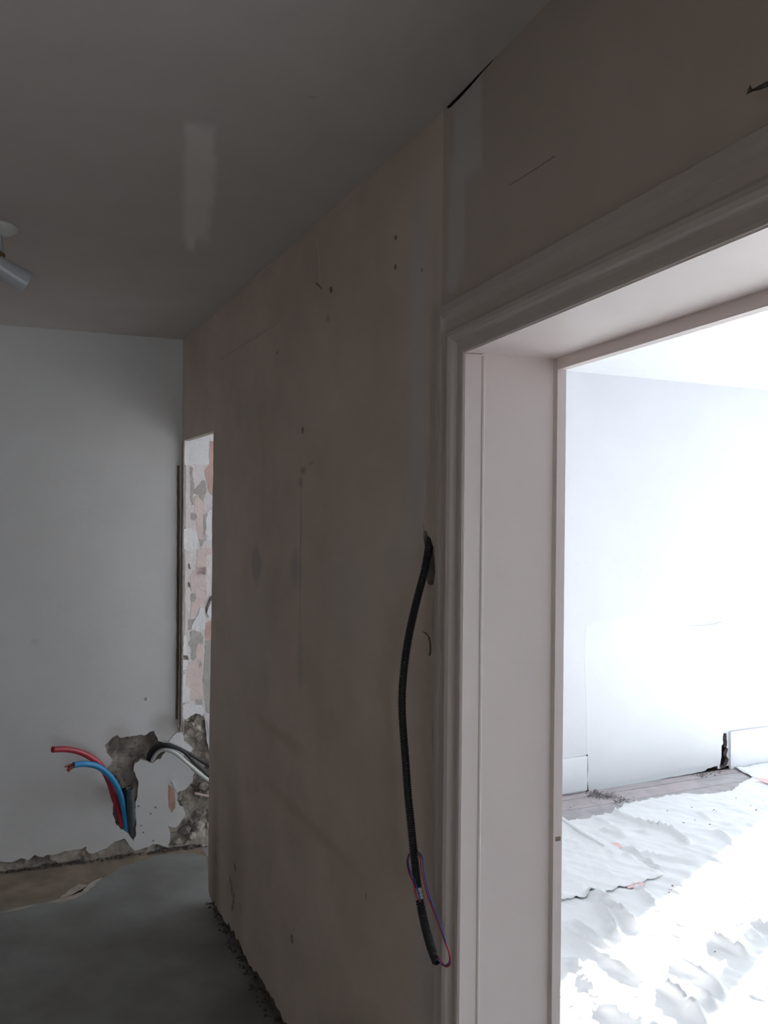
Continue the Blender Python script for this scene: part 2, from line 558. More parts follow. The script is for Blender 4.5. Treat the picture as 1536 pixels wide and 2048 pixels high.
for (x, y, r) in ((1000, 420, 4), (1210, 1380, 9), (1180, 1560, 10), (1000, 1620, 9), (1080, 1700, 8), (1240, 1000, 9), (1170, 1100, 6), (960, 1240, 5), (1230, 1880, 9),
                  (1060, 1880, 8), (880, 1780, 7), (1180, 330, 6), (1150, 180, 8), (1080, 130, 6)):
    u, v = 230 + x / 7.06, 1430 + y / 7.06
    ctr = PB.hit(u, v, -.012)
    bm = bmesh.new(); bmesh.ops.create_icosphere(bm, subdivisions=2, radius=r / F * 4.2 * 1.2)
    off = Vector((rl.random() * 9, rl.random() * 9, rl.random() * 9))
    for vv in bm.verts:
        vv.co *= 1 + .45 * noise.noise(vv.co * 55 + off)
        vv.co.z *= .8
        vv.co += ctr
    me = bpy.data.meshes.new('rubble_lump'); bm.to_mesh(me); bm.free()
    link('rubble_lump', me, m_mason, wall_back)

# stripped plaster of the same wall beyond the far doorway
m_strip = wallmat('stripped_plaster', (0.76, 0.73, 0.735), [], mottle=(0.73, .64, .62), bump=.5, rough=.9)
m_pink = mat('pink_plaster', (0.76, 0.63, 0.60), .9, var=.12, scale=16, bump=.2)
m_rose = mat('rose_plaster', (0.64, 0.44, 0.40), .9, var=.14, scale=16, bump=.2)
m_greyp = mat('grey_plaster', (0.47, 0.445, 0.42), .95, var=.12, scale=20, bump=.3)
m_whitep = mat('white_plaster', (0.80, 0.795, 0.805), .85, var=.07, scale=20, bump=.25)
m_dark = mat('dark_crack', (0.16, 0.14, 0.13), .95, var=.2)
S_A = PB.uv(366, 1200)[0]
sz = .02
so = [(.02, .47)] + [(.02, ZC - .01), (1.22, ZC - .01), (1.12, 1.9), (1.25, 1.2), (1.15, .6), (1.2, .03), (.8, .03)] + [(.8, .3), PB.uv(450, 1500), PB.uv(424, 1490), PB.uv(412, 1440), PB.uv(405, 1424), PB.uv(392, 1422), PB.uv(378, 1428), PB.uv(366, 1436)]
strip_skin = slab2d('stripped_plaster_coat', PB, rag(so, .003, .03), [], -.001, .003, m_strip, wall_back, None, m_rim)
A = lambda pts: zl(pts, 350, 850, 6.826)
Bq = lambda pts: zl(pts, 350, 1130, 6.4)
SP = [
    ('white_plaster', m_whitep, .010, A([(100, 40), (300, 60), (468, 60), (462, 230), (455, 420), (462, 545), (330, 540), (200, 552), (100, 545)])),
    ('rose_plaster', m_rose, .005, A([(470, 215), (560, 215), (560, 900), (500, 960), (455, 880), (430, 730), (400, 620), (450, 560), (465, 400)])),
    ('grey_plaster', m_greyp, .0055, A([(365, 760), (395, 752), (430, 800), (425, 920), (405, 960), (390, 1040), (350, 1010), (330, 960), (290, 945), (245, 935), (280, 880), (320, 840), (350, 800)])),
    ('grey_plaster', m_greyp, .0045, A([(205, 580), (245, 580), (240, 680), (260, 840), (275, 900), (240, 960), (255, 1090), (225, 1090), (210, 960), (215, 720)])),
    ('grey_plaster', m_greyp, .0055, A([(225, 1195), (285, 1215), (305, 1255), (270, 1295), (225, 1290), (218, 1230)])),
    ('grey_plaster', m_greyp, .0055, A([(395, 1215), (430, 1215), (415, 1340), (425, 1400), (405, 1560), (392, 1500), (385, 1380)])),
    ('grey_plaster', m_greyp, .0055, A([(320, 1560), (430, 1555), (385, 1610), (350, 1665), (340, 1620)])),
    ('pink_plaster', m_pink, .0045, A([(265, 980), (320, 950), (345, 1015), (395, 1045), (400, 1180), (385, 1240), (390, 1540), (320, 1570), (300, 1400), (285, 1300), (305, 1250), (270, 1180)])),
    ('white_plaster', m_whitep, .007, A([(110, 1420), (200, 1400), (290, 1460), (310, 1560), (295, 1680), (220, 1740), (130, 1700), (105, 1560)])),
    ('pink_plaster', m_pink, .0045, A([(300, 1720), (430, 1660), (505, 1690), (500, 1760), (430, 1790), (420, 2047), (290, 2047)])),
    ('white_plaster', m_whitep, .006, A([(435, 1200), (540, 1100), (540, 1560), (440, 1570), (412, 1480)])),
    ('dark_crack', m_dark, .0075, A([(180, 1890), (200, 1900), (215, 1960), (200, 1965), (185, 1930)])),
    ('pink_plaster', m_pink, .0045, Bq([(195, 140), (280, 30), (400, 20), (400, 440), (330, 500), (270, 640), (200, 660), (215, 480), (280, 400), (200, 330)])),
    ('grey_plaster', m_greyp, .0055, Bq([(215, 365), (270, 365), (272, 430), (240, 470), (215, 470), (200, 420)])),
    ('grey_plaster', m_greyp, .0055, Bq([(180, 690), (255, 688), (240, 740), (205, 750), (190, 830), (170, 830), (168, 720)])),
    ('grey_plaster', m_greyp, .0055, Bq([(190, 850), (260, 838), (330, 865), (365, 930), (355, 1010), (300, 1000), (275, 1070), (268, 1180), (235, 1225), (205, 1190), (210, 1060), (165, 1010), (205, 960)])),
    ('rose_plaster', m_rose, .005, Bq([(395, 740), (480, 700), (480, 940), (400, 950), (385, 880)])),
    ('white_plaster', m_whitep, .0075, Bq([(320, 540), (380, 560), (390, 700), (370, 830), (310, 850), (220, 830), (210, 770), (260, 690), (300, 620)])),
    ('pink_plaster', m_pink, .0045, Bq([(280, 1010), (340, 1020), (370, 1120), (370, 1260), (365, 1400), (365, 1720), (290, 1720), (200, 1740), (195, 1580), (140, 1540), (150, 1400), (170, 1240), (260, 1230)])),
    ('grey_plaster', m_greyp, .0055, Bq([(315, 1220), (345, 1265), (320, 1315), (300, 1300), (310, 1260)])),
    ('grey_plaster', m_greyp, .0055, Bq([(280, 1710), (345, 1725), (350, 1775), (310, 1790), (260, 1765)])),
    ('white_plaster', m_whitep, .010, Bq([(90, 1780), (180, 1760), (270, 1790), (330, 1790), (365, 1840), (355, 1930), (290, 1900), (250, 1895), (180, 1945), (130, 1975), (95, 1930)])),
    ('white_plaster', m_whitep, .010, Bq([(80, 1215), (160, 1205), (165, 1240), (145, 1330), (90, 1345)])),
    ('white_plaster', m_whitep, .007, Bq([(105, 900), (155, 900), (160, 1020), (150, 1150), (100, 1150)])),
    ('white_plaster', m_whitep, .007, Bq([(95, 1400), (140, 1390), (135, 1540), (190, 1580), (180, 1740), (90, 1760), (80, 1560)])),
    ('dark_crack', m_dark, .0085, Bq([(100, 1165), (160, 1160), (175, 1210), (150, 1215), (130, 1190)])),
    ('dark_crack', m_dark, .0085, Bq([(455, 400), (490, 390), (490, 440), (450, 460), (410, 540), (400, 620), (390, 600), (400, 530)])),
    ('white_plaster', m_whitep, .012, Bq([(420, 540), (470, 470), (480, 640), (430, 660), (405, 620)])),
    ('grey_plaster', m_greyp, .0045, Bq([(390, 960), (470, 950), (465, 1400), (450, 1900), (400, 1880), (375, 1750), (350, 1500), (370, 1300)])),
    ('dark_crack', m_dark, .0085, Bq([(170, 215), (185, 230), (190, 290), (170, 270)])),
]
for nm, mm, th, pts in SP:
    patch(nm, PB, pts, th, mm, wall_back, .0028, .008)

# ------------------------------------------------------------------ right wall, far piece (with the doorway at its end)
T_END = PL.uv(421, 1340)[0]
Z_LIN = (PL.uv(428, 860)[1] + PL.uv(366, 881)[1]) / 2
Z4 = lambda pts: zl(pts, 740, 1000, 4.096)
con_hole = Z4([(436, 165), (443, 225), (447, 252), (468, 262), (472, 290), (497, 318), (506, 350), (518, 385), (518, 430), (527, 480), (535, 590), (527, 650), (518, 690),
               (500, 700), (478, 690), (462, 640), (458, 560), (455, 470), (449, 380), (438, 318), (440, 250)])
sliver = [Z4([(428, 1075), (465, 1092), (490, 1125), (500, 1160), (503, 1215), (497, 1272), (480, 1280), (487, 1240), (486, 1165), (470, 1110)])]
def dot(u, v, a, b, rot=0.0, n=9, sd=0):
    r_ = random.Random(int(u * 31 + v * 7 + sd))
    return [(u + math.cos(2 * math.pi * i / n) * a * r_.uniform(.75, 1.15) + math.sin(2 * math.pi * i / n) * b * math.sin(rot),
             v + math.sin(2 * math.pi * i / n) * b * math.cos(rot) * r_.uniform(.8, 1.15)) for i in range(n)]
dots_L = [dot(791.5, 475, 2.6, 6), dot(790.5, 534, 2.2, 6), dot(662, 579, 3.2, 7), dot(554, 705, 1.6, 3.2), dot(605, 860, 2, 7), dot(844, 540, 1.4, 5), dot(583.5, 1878, 2.6, 10), dot(732, 1793, .8, 8),
          dot(462, 1772, 2, 22, .12), dot(466, 1805, 2.2, 20, -.1), dot(470, 1735, 1.3, 10, .2), dot(873, 1646, 2.2, 8), dot(873, 1765, 2.0, 9), dot(871, 1790, 1.6, 6), dot(868, 1832, 2, 8, -.3),
          dot(431, 1722, 1.6, 14), dot(436, 1680, 1.2, 5), dot(480, 1812, 1.2, 8), dot(878, 1520, 2, 9)]
jag = [(.0, .0)]
rj = random.Random(11)
e_px = [(428, 862), (427, 960), (424, 1040), (425, 1130), (423, 1240), (421, 1330), (418, 1450), (417, 1560), (416, 1680), (416, 1760)]
jamb_edge = [(T_END + (PL.uv(u, v)[0] - T_END) * .6, PL.uv(u, v)[1]) for u, v in e_px]
jamb_edge = rag(jamb_edge, .0025, .03, closed=False)
bl = rag([(T_END, .05), (T_END + .06, .035), (T_END + .14, .05), (T_END + .25, .045), (T_END + .4, .065), (T_END + .6, .05), (T_END + .8, .07), (T_END + 1.1, .06), (TB - .03, .06), (TB, .06)], .012, .02, closed=False)
nib = rag([(0.016, .62), (.010, .75), (.018, .9), (.012, 1.1), (.018, 1.3), (.010, 1.5), (.015, 1.7), (.010, 1.85), (.010, Z_LIN)], .004, .02, closed=False)
outer_L = [(0.0, Z_LIN)] + jamb_edge[:1] + jamb_edge[1:] + bl + [(TB, ZC), (0, ZC)]
holes_L = [rag(pxloop(PL, h), .001, .006) for h in [con_hole] + sliver] + [pxloop(PL, h) for h in dots_L]
BAND_SHADE = (.44, .36, .29)  # brown tone of the broad shadow bands painted into the wall colour
L_st = [
    st(PL, 512, 1130, 13, 52, .55, (.44, .405, .40), .75), st(PL, 590, 1135, 13, 60, .8, (.47, .425, .415), .7),
    st(PL, 600, 1330, 10, 70, .8, (.50, .45, .43), .5),
    st(PL, 606, 940, 9, 11, .8, (.36, .29, .22), .7), st(PL, 601, 965, 6, 14, .8, (.36, .29, .22), .55), st(PL, 622, 928, 9, 5, .8, (.40, .33, .26), .5),
    st(PL, 601, 1110, 2.2, 270, .9, (.42, .36, .31), .75), st(PL, 656, 636, 4, 10, .6, (.40, .345, .31), .8),
    st(PL, 836, 700, 26, 430, .7, FILL, .75, 'box'), st(PL, 828, 1030, 34, 180, .8, FILL, .4, 'box'), st(PL, 868, 700, 10, 400, .8, (.55, .51, .49), .6, 'box'),
    st(PL, 790, 1130, 40, 90, .9, (.60, .55, .535), .5), st(PL, 700, 1180, 90, 200, 1., (.62, .565, .53), .5),
    st(PL, 500, 1290, 60, 160, 1., (.63, .58, .55), .55), st(PL, 850, 1900, 40, 260, .7, FILL, .55, 'box'),
    st(PL, 470, 1720, 30, 220, .9, (.42, .345, .28), .6), st(PL, 430, 1760, 14, 260, .9, (.33, .245, .18), .75),
    st(PL, 620, 1650, 180, 24, 1., BAND_SHADE, .45), st(PL, 460, 1470, 40, 120, .9, (.63, .58, .54), .4),
    st(PL, 560, 1470, 90, 24, 1., BAND_SHADE, .45),
    st(PL, 868, 1250, 8, 60, .7, (.50, .40, .36), .7), st(PL, 858, 1160, 8, 30, .7, (.50, .42, .36), .5),
    st(PL, 868, 1480, 5, 60, .7, (.42, .34, .29), .7), st(PL, 873, 1700, 5, 150, .8, (.44, .37, .33), .6),
    st(PL, 440, 1600, 7, 230, .9, (.62, .55, .5), .5),
]
m_L = wallmat('stained_shaded_beige_plaster', BEIGE, L_st, mottle=(.565, .475, .415), bump=.12, dist=.010)
wall_right = slab2d('wall_right', PL, outer_L, holes_L, -.03, 0.0, m_L, None, 'structure', m_rim)
nib = rag([(0.040, .62), (.034, .75), (.044, .9), (.036, 1.1), (.043, 1.3), (.033, 1.5), (.039, 1.7), (.034, 1.85), (.034, Z_LIN)], .004, .02, closed=False)
slab2d('plaster_nib', PL, [(0.0, .56)] + nib + [(0.0, Z_LIN)], [], -.006, 0, mat('dark_plaster_nib', (.40, .34, .30), .9, var=.3, scale=25, bump=.3), wall_right)
# core of that wall: pier and lintel
m_core = mat('wall_core_render', (0.33, 0.285, 0.24), .95, var=.4, scale=25, bump=.4)
m_roomwall = mat('room_white_paint', (0.80, 0.80, 0.80), .8, var=.02)
box('pier_core', PL, T_END + .012, TB + .03, -.02, ZC + .05, -WT, -.036, m_core, wall_right)
box('lintel_core', PL, -.02, T_END + .03, Z_LIN + .004, ZC + .05, -WT, -.03, m_whitep, wall_right)
# brown remains of the removed frame along the corner
m_brown = mat('brown_wood_remains', (0.17, 0.10, 0.065), .85, var=.3, scale=30, bump=.3)
patch('frame_remnant', PB, [(354.5, 932), (358.5, 930), (359, 1060), (358, 1200), (357.5, 1330), (355, 1438), (351.5, 1438), (353, 1300), (354, 1100)], .006, m_brown, wall_back, .0012, .03)
# ridges of old paint: outline of a removed casing
m_ridge = mat('paint_ridge', (0.62, 0.55, 0.49), .7, var=.05)
def ridge(P, pts, wpx, th, m, parent, name='paint_ridge'):
    up = []; dn = []
    for i, (u, v) in enumerate(pts):
        a = pts[max(0, i - 1)]; b = pts[min(len(pts) - 1, i + 1)]
        d = Vector((b[0] - a[0], b[1] - a[1])).normalized()
        up.append((u - d.y * wpx / 2, v + d.x * wpx / 2)); dn.append((u + d.y * wpx / 2, v - d.x * wpx / 2))
    return patch(name, P, up + dn[::-1], th, m, parent, .0006, .02)
ridge(PL, [(378, 672), (430, 627), (495, 573), (560, 513), (622, 460)], 2.4, .0015, m_ridge, wall_right)
ridge(PL, [(432, 722), (500, 681), (560, 643), (612, 610), (636, 594), (640, 578), (634, 568)], 3, .002, m_ridge, wall_right)
ridge(PL, [(630, 458), (638, 520), (640, 570)], 3, .0015, m_ridge, wall_right)
ridge(PL, [(668, 431), (720, 384), (768, 340)], 2.2, .0015, m_ridge, wall_right)
ridge(PL, [(633, 566), (641, 574), (644, 578)], 3, .003, m_core, wall_right, 'paint_chip')

# ------------------------------------------------------------------ right wall, near piece with the doorway
JS0 = PD.uv(942, 900)[0]                   # left side of the opening
W_OPEN = 0.98
JS1 = JS0 + W_OPEN
hA = PD.uv(942, 707)[1]; hB = PD.uv(1536, 466)
def headz(s):                              # soffit of the lining (slightly out of level)
    return hA + (s - JS0) * (hB[1] - hA) / (hB[0] - JS0)
WAW = 0.112                                # architrave width
crack = [(893, 214), (900, 205), (920, 186), (945, 158), (966, 134), (984, 117), (987, 121), (968, 141), (948, 165), (924, 192), (905, 211), (897, 218)]
crack2 = [(1492, 190), (1500, 168), (1505, 178), (1530, 164), (1560, 150), (1556, 166), (1520, 180), (1505, 183)]
dn_st = [
    st(PD, 935, 250, 34, 130, .35, FILL, .8, 'box', .0), st(PD, 912, 430, 22, 160, .5, FILL, .75, 'box'),
    st(PD, 1540, 180, 40, 40, .9, (.42, .36, .3), .6),
    st(PD, 905, 560, 18, 40, .6, FILL, .6),
]
m_D = wallmat('beige_plaster_near', (.545, .475, .435), dn_st, mottle=(.50, .43, .385), bump=.1, dist=.012)
oD = [(0, .08), (JS0 - .035, .08), (JS0 - .035, headz(JS0) + .035), (JS1 + .035, headz(JS1) + .035), (JS1 + .035, .02), (D_END, .02), (D_END, ZC), (0, ZC)]
wall_door = slab2d('wall_right_near', PD, oD, [pxloop(PD, crack), pxloop(PD, crack2)], -.03, 0, m_D, None, 'structure', m_rim)
box('pier_core', PD, .005, JS0 - .02, -.02, ZC + .05, -WT, -.034, m_core, wall_door)
box('pier_core', PD, JS1 + .02, D_END, -.02, ZC + .05, -WT, -.034, m_core, wall_door)
box('lintel_core', PD, JS0 - .03, JS1 + .03, headz(JS1) + .03, ZC + .05, -WT, -.034, m_core, wall_door)
ridge(PD, [(1020, 370), (1060, 345), (1110, 312)], 2, .001, mat('hairline', (.40, .35, .31), .9, var=.2), wall_door, 'hairline_crack')

# door casing: architrave, lining, bead, stop
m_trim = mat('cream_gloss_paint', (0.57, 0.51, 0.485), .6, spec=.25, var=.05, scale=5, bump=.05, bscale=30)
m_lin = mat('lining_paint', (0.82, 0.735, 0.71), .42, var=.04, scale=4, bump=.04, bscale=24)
door_1 = empty('door_1', PD.p(JS0, 0, 0)); door_1['kind'] = 'structure'
prof = [(0.0, 0.002), (0.0, 0.020), (.004, .024), (.020, .025), (.027, .022), (.033, .018), (.038, .018), (.050, .021), (.058, .023), (.061, .028), (.068, .034), (.076, .035),
        (.083, .031), (.086, .024), (.090, .021), (.104, .020), (.1092, .018), (.1105, .014), (.1105, .002)]
def sweep_side(name, s_edge, sgn, ztop):
    """profile runs from the outer edge (0) to the inner edge; mitred at 45 degrees at the head"""
    V = []; Fc = []
    n = len(prof)
    for q, o in prof:
        s = s_edge - sgn * (WAW - q)
        V.append(PD.p(s, 0.0, o)); V.append(PD.p(s, headz(s) + (WAW - q), o))
    for i in range(n - 1):
        Fc.append((2 * i, 2 * i + 1, 2 * i + 3, 2 * i + 2))
    Fc.append(tuple(range(0, 2 * n, 2))); Fc.append(tuple(range(1, 2 * n, 2)))
    Fc.append((0, 1, 2 * n - 1, 2 * n - 2))
    o = mesh(name, V, Fc, m_trim); fixdir(o.data); setuv(o, PD)
    reparent(o, door_1)
    return o
sweep_side('architrave', JS0, 1, 0)
sweep_side('architrave', JS1, -1, 0)
V = []; Fc = []; n = len(prof)
for q, o in prof:
    for s in (JS0 - (WAW - q), JS1 + (WAW - q)):
        V.append(PD.p(s, headz(s) + (WAW - q), o))
for i in range(n - 1): Fc.append((2 * i, 2 * i + 1, 2 * i + 3, 2 * i + 2))
Fc.append(tuple(range(0, 2 * n, 2))); Fc.append(tuple(range(1, 2 * n, 2))); Fc.append((0, 1, 2 * n - 1, 2 * n - 2))
o = mesh('architrave_head', V, Fc, m_trim); fixdir(o.data); setuv(o, PD); reparent(o, door_1)
# lining: offsets are negative going through the wall
def hbox(name, s0, s1, dz0, dz1, o0, o1, m):
    V = []
    for oo in (o0, o1):
        for s, dz in ((s0, dz0), (s1, dz0), (s1, dz1), (s0, dz1)):
            V.append(PD.p(s, headz(s) + dz, oo))
    Fc = [(0, 1, 2, 3), (4, 7, 6, 5), (0, 4, 5, 1), (1, 5, 6, 2), (2, 6, 7, 3), (3, 7, 4, 0)]
    o = mesh(name, V, Fc, m); fixdir(o.data); setuv(o, PD)
    bm = bmesh.new(); bm.from_mesh(o.data); bmesh.ops.bevel(bm, geom=bm.edges[:], offset=.0015, segments=2, affect='EDGES'); bm.to_mesh(o.data); bm.free()
    reparent(o, door_1)
    return o
def vbox(name, s0, s1, o0, o1, m, z0=0.0, dz=0.0, bev=.0015):
    V = []
    for oo in (o0, o1):
        V += [PD.p(s0, z0, oo), PD.p(s1, z0, oo), PD.p(s1, headz(s1) + dz, oo), PD.p(s0, headz(s0) + dz, oo)]
    Fc = [(0, 1, 2, 3), (4, 7, 6, 5), (0, 4, 5, 1), (1, 5, 6, 2), (2, 6, 7, 3), (3, 7, 4, 0)]
    o = mesh(name, V, Fc, m); fixdir(o.data); setuv(o, PD)
    bm = bmesh.new(); bm.from_mesh(o.data); bmesh.ops.bevel(bm, geom=bm.edges[:], offset=bev, segments=2, affect='EDGES'); bm.to_mesh(o.data); bm.free()
    reparent(o, door_1)
    return o
E1 = -.0245 * K; E2 = -.181 * K; E3 = -.203 * K
vbox('lining_edge', JS0 - .034, JS0, .0155, E1, m_lin)
vbox('lining_board', JS0 - .034, JS0 - .0004, E1 + .004, E2 - .01, m_lin, 0.0, .012)
vbox('door_stop', JS0 - .034, JS0 + .0085, E2, E3, m_lin)
vbox('lining_edge', JS1, JS1 + .034, .0155, E1, m_lin)
vbox('lining_board', JS1 + .0004, JS1 + .034, E1 + .004, E2 - .01, m_lin)
vbox('door_stop', JS1 - .0085, JS1 + .034, E2, E3, m_lin)
hbox('lining_head_edge', JS0, JS1, 0, .034, .0155, E1, m_lin)
hbox('lining_head', JS0 - .003, JS1 + .003, .0028, .034, E1 + .004, E2 - .01, m_lin)
hbox('head_stop', JS0 + .008, JS1 - .008, -.020, .034, E2, E3, m_lin)
# ragged paint bead down the stop and the old latch cut-out
pj = Plane((PD.p(JS0, 0, 0).x, PD.p(JS0, 0, 0).y), (-PD.n.x, -PD.n.y), (PD.d.x, PD.d.y))   # plane of the jamb face; s = depth through the wall
m_paintline = mat('paint_line', (0.72, 0.66, 0.63), .4, var=.04)
m_shadowline = mat('old_paint_gap', (0.40, 0.35, 0.335), .7, var=.1)
V = []; Fc = []
rb = random.Random(5)
nz_ = 120
for i in range(nz_ + 1):
    z = headz(JS0) * i / nz_
    wv = .0022 + .0016 * rb.random()
    for s_, o_ in ((-E2 - .001 - wv, -.0025), (-E2 - .0005 - wv * .4, .0005 + .001 * rb.random()), (-E2 + .0004, .0085)):
        V.append(pj.p(s_, z, o_))
for i in range(nz_):
    for j in range(2):
        a = i * 3 + j
        Fc.append((a, a + 1, a + 4, a + 3))
o = mesh('paint_bead', V, Fc, m_paintline); setuv(o, pj); reparent(o, door_1)
V = [pj.p(-E1 + d_, z, o_) for z in (0, headz(JS0) - .004) for d_, o_ in ((-.0045, -.0006), (-.002, .0022), (.001, .0024), (.0045, -.0006))]
o = mesh('paint_line', V, [(0, 1, 5, 4), (1, 2, 6, 5), (2, 3, 7, 6)], m_paintline); setuv(o, pj); reparent(o, door_1)
m_rust = mat('bare_brown_wood', (0.30, 0.215, 0.18), .8, var=.4, scale=60)
a0 = pj.uv(1095, 1655); a1 = pj.uv(1105, 1681)
o = box('latch_keep_scar', pj, a0[0], a1[0], a1[1], a0[1], -.004, -.0018, m_rust); reparent(o, door_1)
a0 = pj.uv(1106, 1671); a1 = pj.uv(1116, 1678)
o = box('latch_chip', pj, a0[0], a1[0], a1[1], a0[1], .006, .0093, m_rust); reparent(o, door_1)

# room side of the two right-wall pieces
PLr = Plane((PL.p(0, 0, -WT).x, PL.p(0, 0, -WT).y), (PL.d.x, PL.d.y), (-PL.n.x, -PL.n.y))
PDr = Plane((PD.p(0, 0, -WT).x, PD.p(0, 0, -WT).y), (PD.d.x, PD.d.y), (-PD.n.x, -PD.n.y))
slab2d('room_plaster', PLr, [(T_END + .012, 0), (TB + .02, 0), (TB + .02, ZC), (-.02, ZC), (-.02, Z_LIN), (T_END + .012, Z_LIN)], [], 0, .012, m_roomwall, wall_right)
slab2d('room_plaster', PDr, [(-.02, 0), (JS0 - .03, 0), (JS0 - .03, headz(JS0) + .03), (JS1 + .03, headz(JS1) + .03), (JS1 + .03, 0), (D_END, 0), (D_END, ZC), (-.02, ZC)], [], 0, .003, m_roomwall, wall_door)

# ------------------------------------------------------------------ the other walls of the hall (behind and beside the camera)
m_hallside = mat('hall_side_paint', (0.56, 0.52, 0.48), .8, var=.06, scale=3)
slab2d('wall_left', PLeft, [(-.3, -.02), (7.6, -.02), (7.6, ZC), (-.3, ZC)], [], -.12, 0, m_hallside, None, 'structure')
PF = Plane((lend.x, lend.y), ((dend - lend).x, (dend - lend).y), (-(dend - lend).y, (dend - lend).x))
LF = (dend - lend).length
if PF.n.y < 0: PF.n = -PF.n
FW0, FW1, FZ0, FZ1 = .12, LF - .12, .35, 1.95
slab2d('wall_front', PF, [(-.2, -.02), (LF + .3, -.02), (LF + .3, ZC), (-.2, ZC)], [[(FW0, FZ0), (FW1, FZ0), (FW1, FZ1), (FW0, FZ1)]], -.12, 0, m_hallside, None, 'structure')
PP = Plane((PLeft.p(5.0, 0).x, PLeft.p(5.0, 0).y), (-PLeft.n.x * -1, PLeft.n.y), (-PL.d.x, -PL.d.y))
PW_HALL = 1.95
slab2d('wall_shade_partition', PP, [(-.1, 0), (.18, 0), (.18, 2.0), (1.02, 2.0), (1.02, 0), (PW_HALL, 0), (PW_HALL, ZC), (-.1, ZC)], [], -.1, 0, m_hallside, None, 'structure')  # added unseen partition; its doorway keeps direct light off the near walls
m_frame = mat('white_window_frame', (0.78, 0.78, 0.77), .4, var=.03)
win3 = empty('window_3', PF.p((FW0 + FW1) / 2, FZ0, -.06)); win3['kind'] = 'structure'
for (a, b, c, d) in ((FW0, FW0 + .05, FZ0, FZ1), (FW1 - .05, FW1, FZ0, FZ1), (FW0 + .05, FW1 - .05, FZ0, FZ0 + .05), (FW0 + .05, FW1 - .05, FZ1 - .05, FZ1)):
    reparent(box('frame', PF, a, b, c, d, -.09, -.04, m_frame), win3)

# ------------------------------------------------------------------ bright room: back wall with French window, side walls
W0 = PW.uv(1534, 1400)[0] + .80           # left jamb of the first window, just out of frame
WINS = [(W0, W0 + 1.25, .04, 2.32), (W0 + 1.32, W0 + 2.72, .04, 2.32)]
SKT_L = PW.uv(1172, 1560)[0]; SKT_R = PW.uv(1456, 1500)[0]
zw = lambda pts: zl(pts, 1120, 1480, 7.314)
zx = lambda pts: zl(pts, 1330, 1420, 7.456)
slot = zx([(872, 350), (915, 348), (918, 430), (925, 480), (918, 560), (940, 580), (925, 640), (920, 690), (950, 740), (930, 800), (905, 855), (860, 870), (815, 860), (830, 760), (845, 680), (842, 600), (845, 530), (868, 505), (862, 430)])
foot = [(1100, 1597), (1168, 1587)] + zw([(405, 745), (440, 770), (520, 715), (560, 790), (640, 770), (690, 730), (740, 705), (850, 685), (990, 655), (1110, 640), (1250, 615), (1400, 590), (1536, 560)]) + \
    zx([(100, 1000), (260, 975), (330, 960), (430, 945), (540, 925), (600, 905), (640, 870), (780, 835), (790, 880)]) + [(1458, 1531), (1536, 1518), (1600, 1506)]
fl = rag(pxloop(PW, foot), .003, .02, closed=False)
fl = [(a, max(b, .004)) for a, b in fl]
oW = [(-.05, .01)] + [q for q in fl if 0 < q[0] < W0 - .02] + [(W0 - .01, .01), (S_ROOM + .2, .01), (S_ROOM + .2, ZC), (-.05, ZC)]
holesW = [rag(pxloop(PW, slot), .002, .01)] + [[(a, c), (b, c), (b, d), (a, d)] for a, b, c, d in WINS]
SM = (.55, .54, .54)
w_st = []
z5 = lambda x, y: (1080 + x / 2.7675, 560 + y / 2.7675)
for (x, y, r, s_) in ((575, 1552, 5, .55), (601, 1543, 6, .65), (617, 1553, 5, .6), (632, 1578, 5, .55), (560, 1608, 14, .3), (550, 1640, 12, .35), (578, 1658, 9, .4), (600, 1630, 14, .2),
                  (970, 1326, 5, .5), (988, 1328, 5, .5), (1008, 1350, 5, .5), (952, 1345, 4, .35), (1006, 1435, 10, .25),
                  (215, 1575, 7, .3), (245, 1563, 6, .3), (268, 1570, 6, .3), (285, 1590, 10, .25), (195, 1660, 22, .18), (440, 1645, 20, .15), (848, 1672, 8, .4), (790, 1664, 4, .3), (310, 1485, 7, .2), (350, 1492, 8, .2), (860, 1580, 20, .12)):
    u, v = z5(x, y)
    w_st.append(st(PW, u, v, r / 2.7675 * 1.25, r / 2.7675 * 1.25, .8, SM, s_))
for (u, v, ru, rv, c, s_) in ((1160, 1575, 20, 14, (.45, .43, .42), .35), (1449, 1450, 4, 24, (.5, .45, .43), .5), (1420, 1430, 26, 90, (.66, .62, .62), .3), (1165, 1575, 12, 60, (.5, .48, .47), .35),
                             (1300, 1560, 160, 10, (.62, .72, .70), .5)):
    w_st.append(st(PW, u, v, ru, rv, .95, c, s_))
m_W = wallmat('white_room_plaster', (0.635, 0.65, 0.68), w_st, mottle=(.61, .625, .66), bump=.05, dist=.004)
m_rimd = mat('dark_broken_edge', (0.24, 0.21, 0.20), .95, var=.5, scale=40)
wall_rb = slab2d('wall_room_back', PW, oW, holesW, -.03, 0, m_W, None, 'structure', m_rimd)
# core behind it, leaving the windows open
m_rotten = mat('rotten_dark_timber', (0.075, 0.05, 0.05), .95, var=.5, scale=50, bump=.5)
box('wall_core', PW, -.05, W0 - .004, -.02, ZC + .05, -.22, -.05, m_rotten, wall_rb)
box('wall_core', PW, WINS[1][1] + .004, S_ROOM + .3, -.02, ZC + .05, -.22, -.034, m_roomwall, wall_rb)
box('wall_core', PW, W0 - .004, WINS[1][1] + .004, 2.324, ZC + .05, -.22, -.034, m_roomwall, wall_rb)
box('wall_core', PW, W0 - .004, WINS[1][1] + .004, -.02, .036, -.22, -.034, m_roomwall, wall_rb)
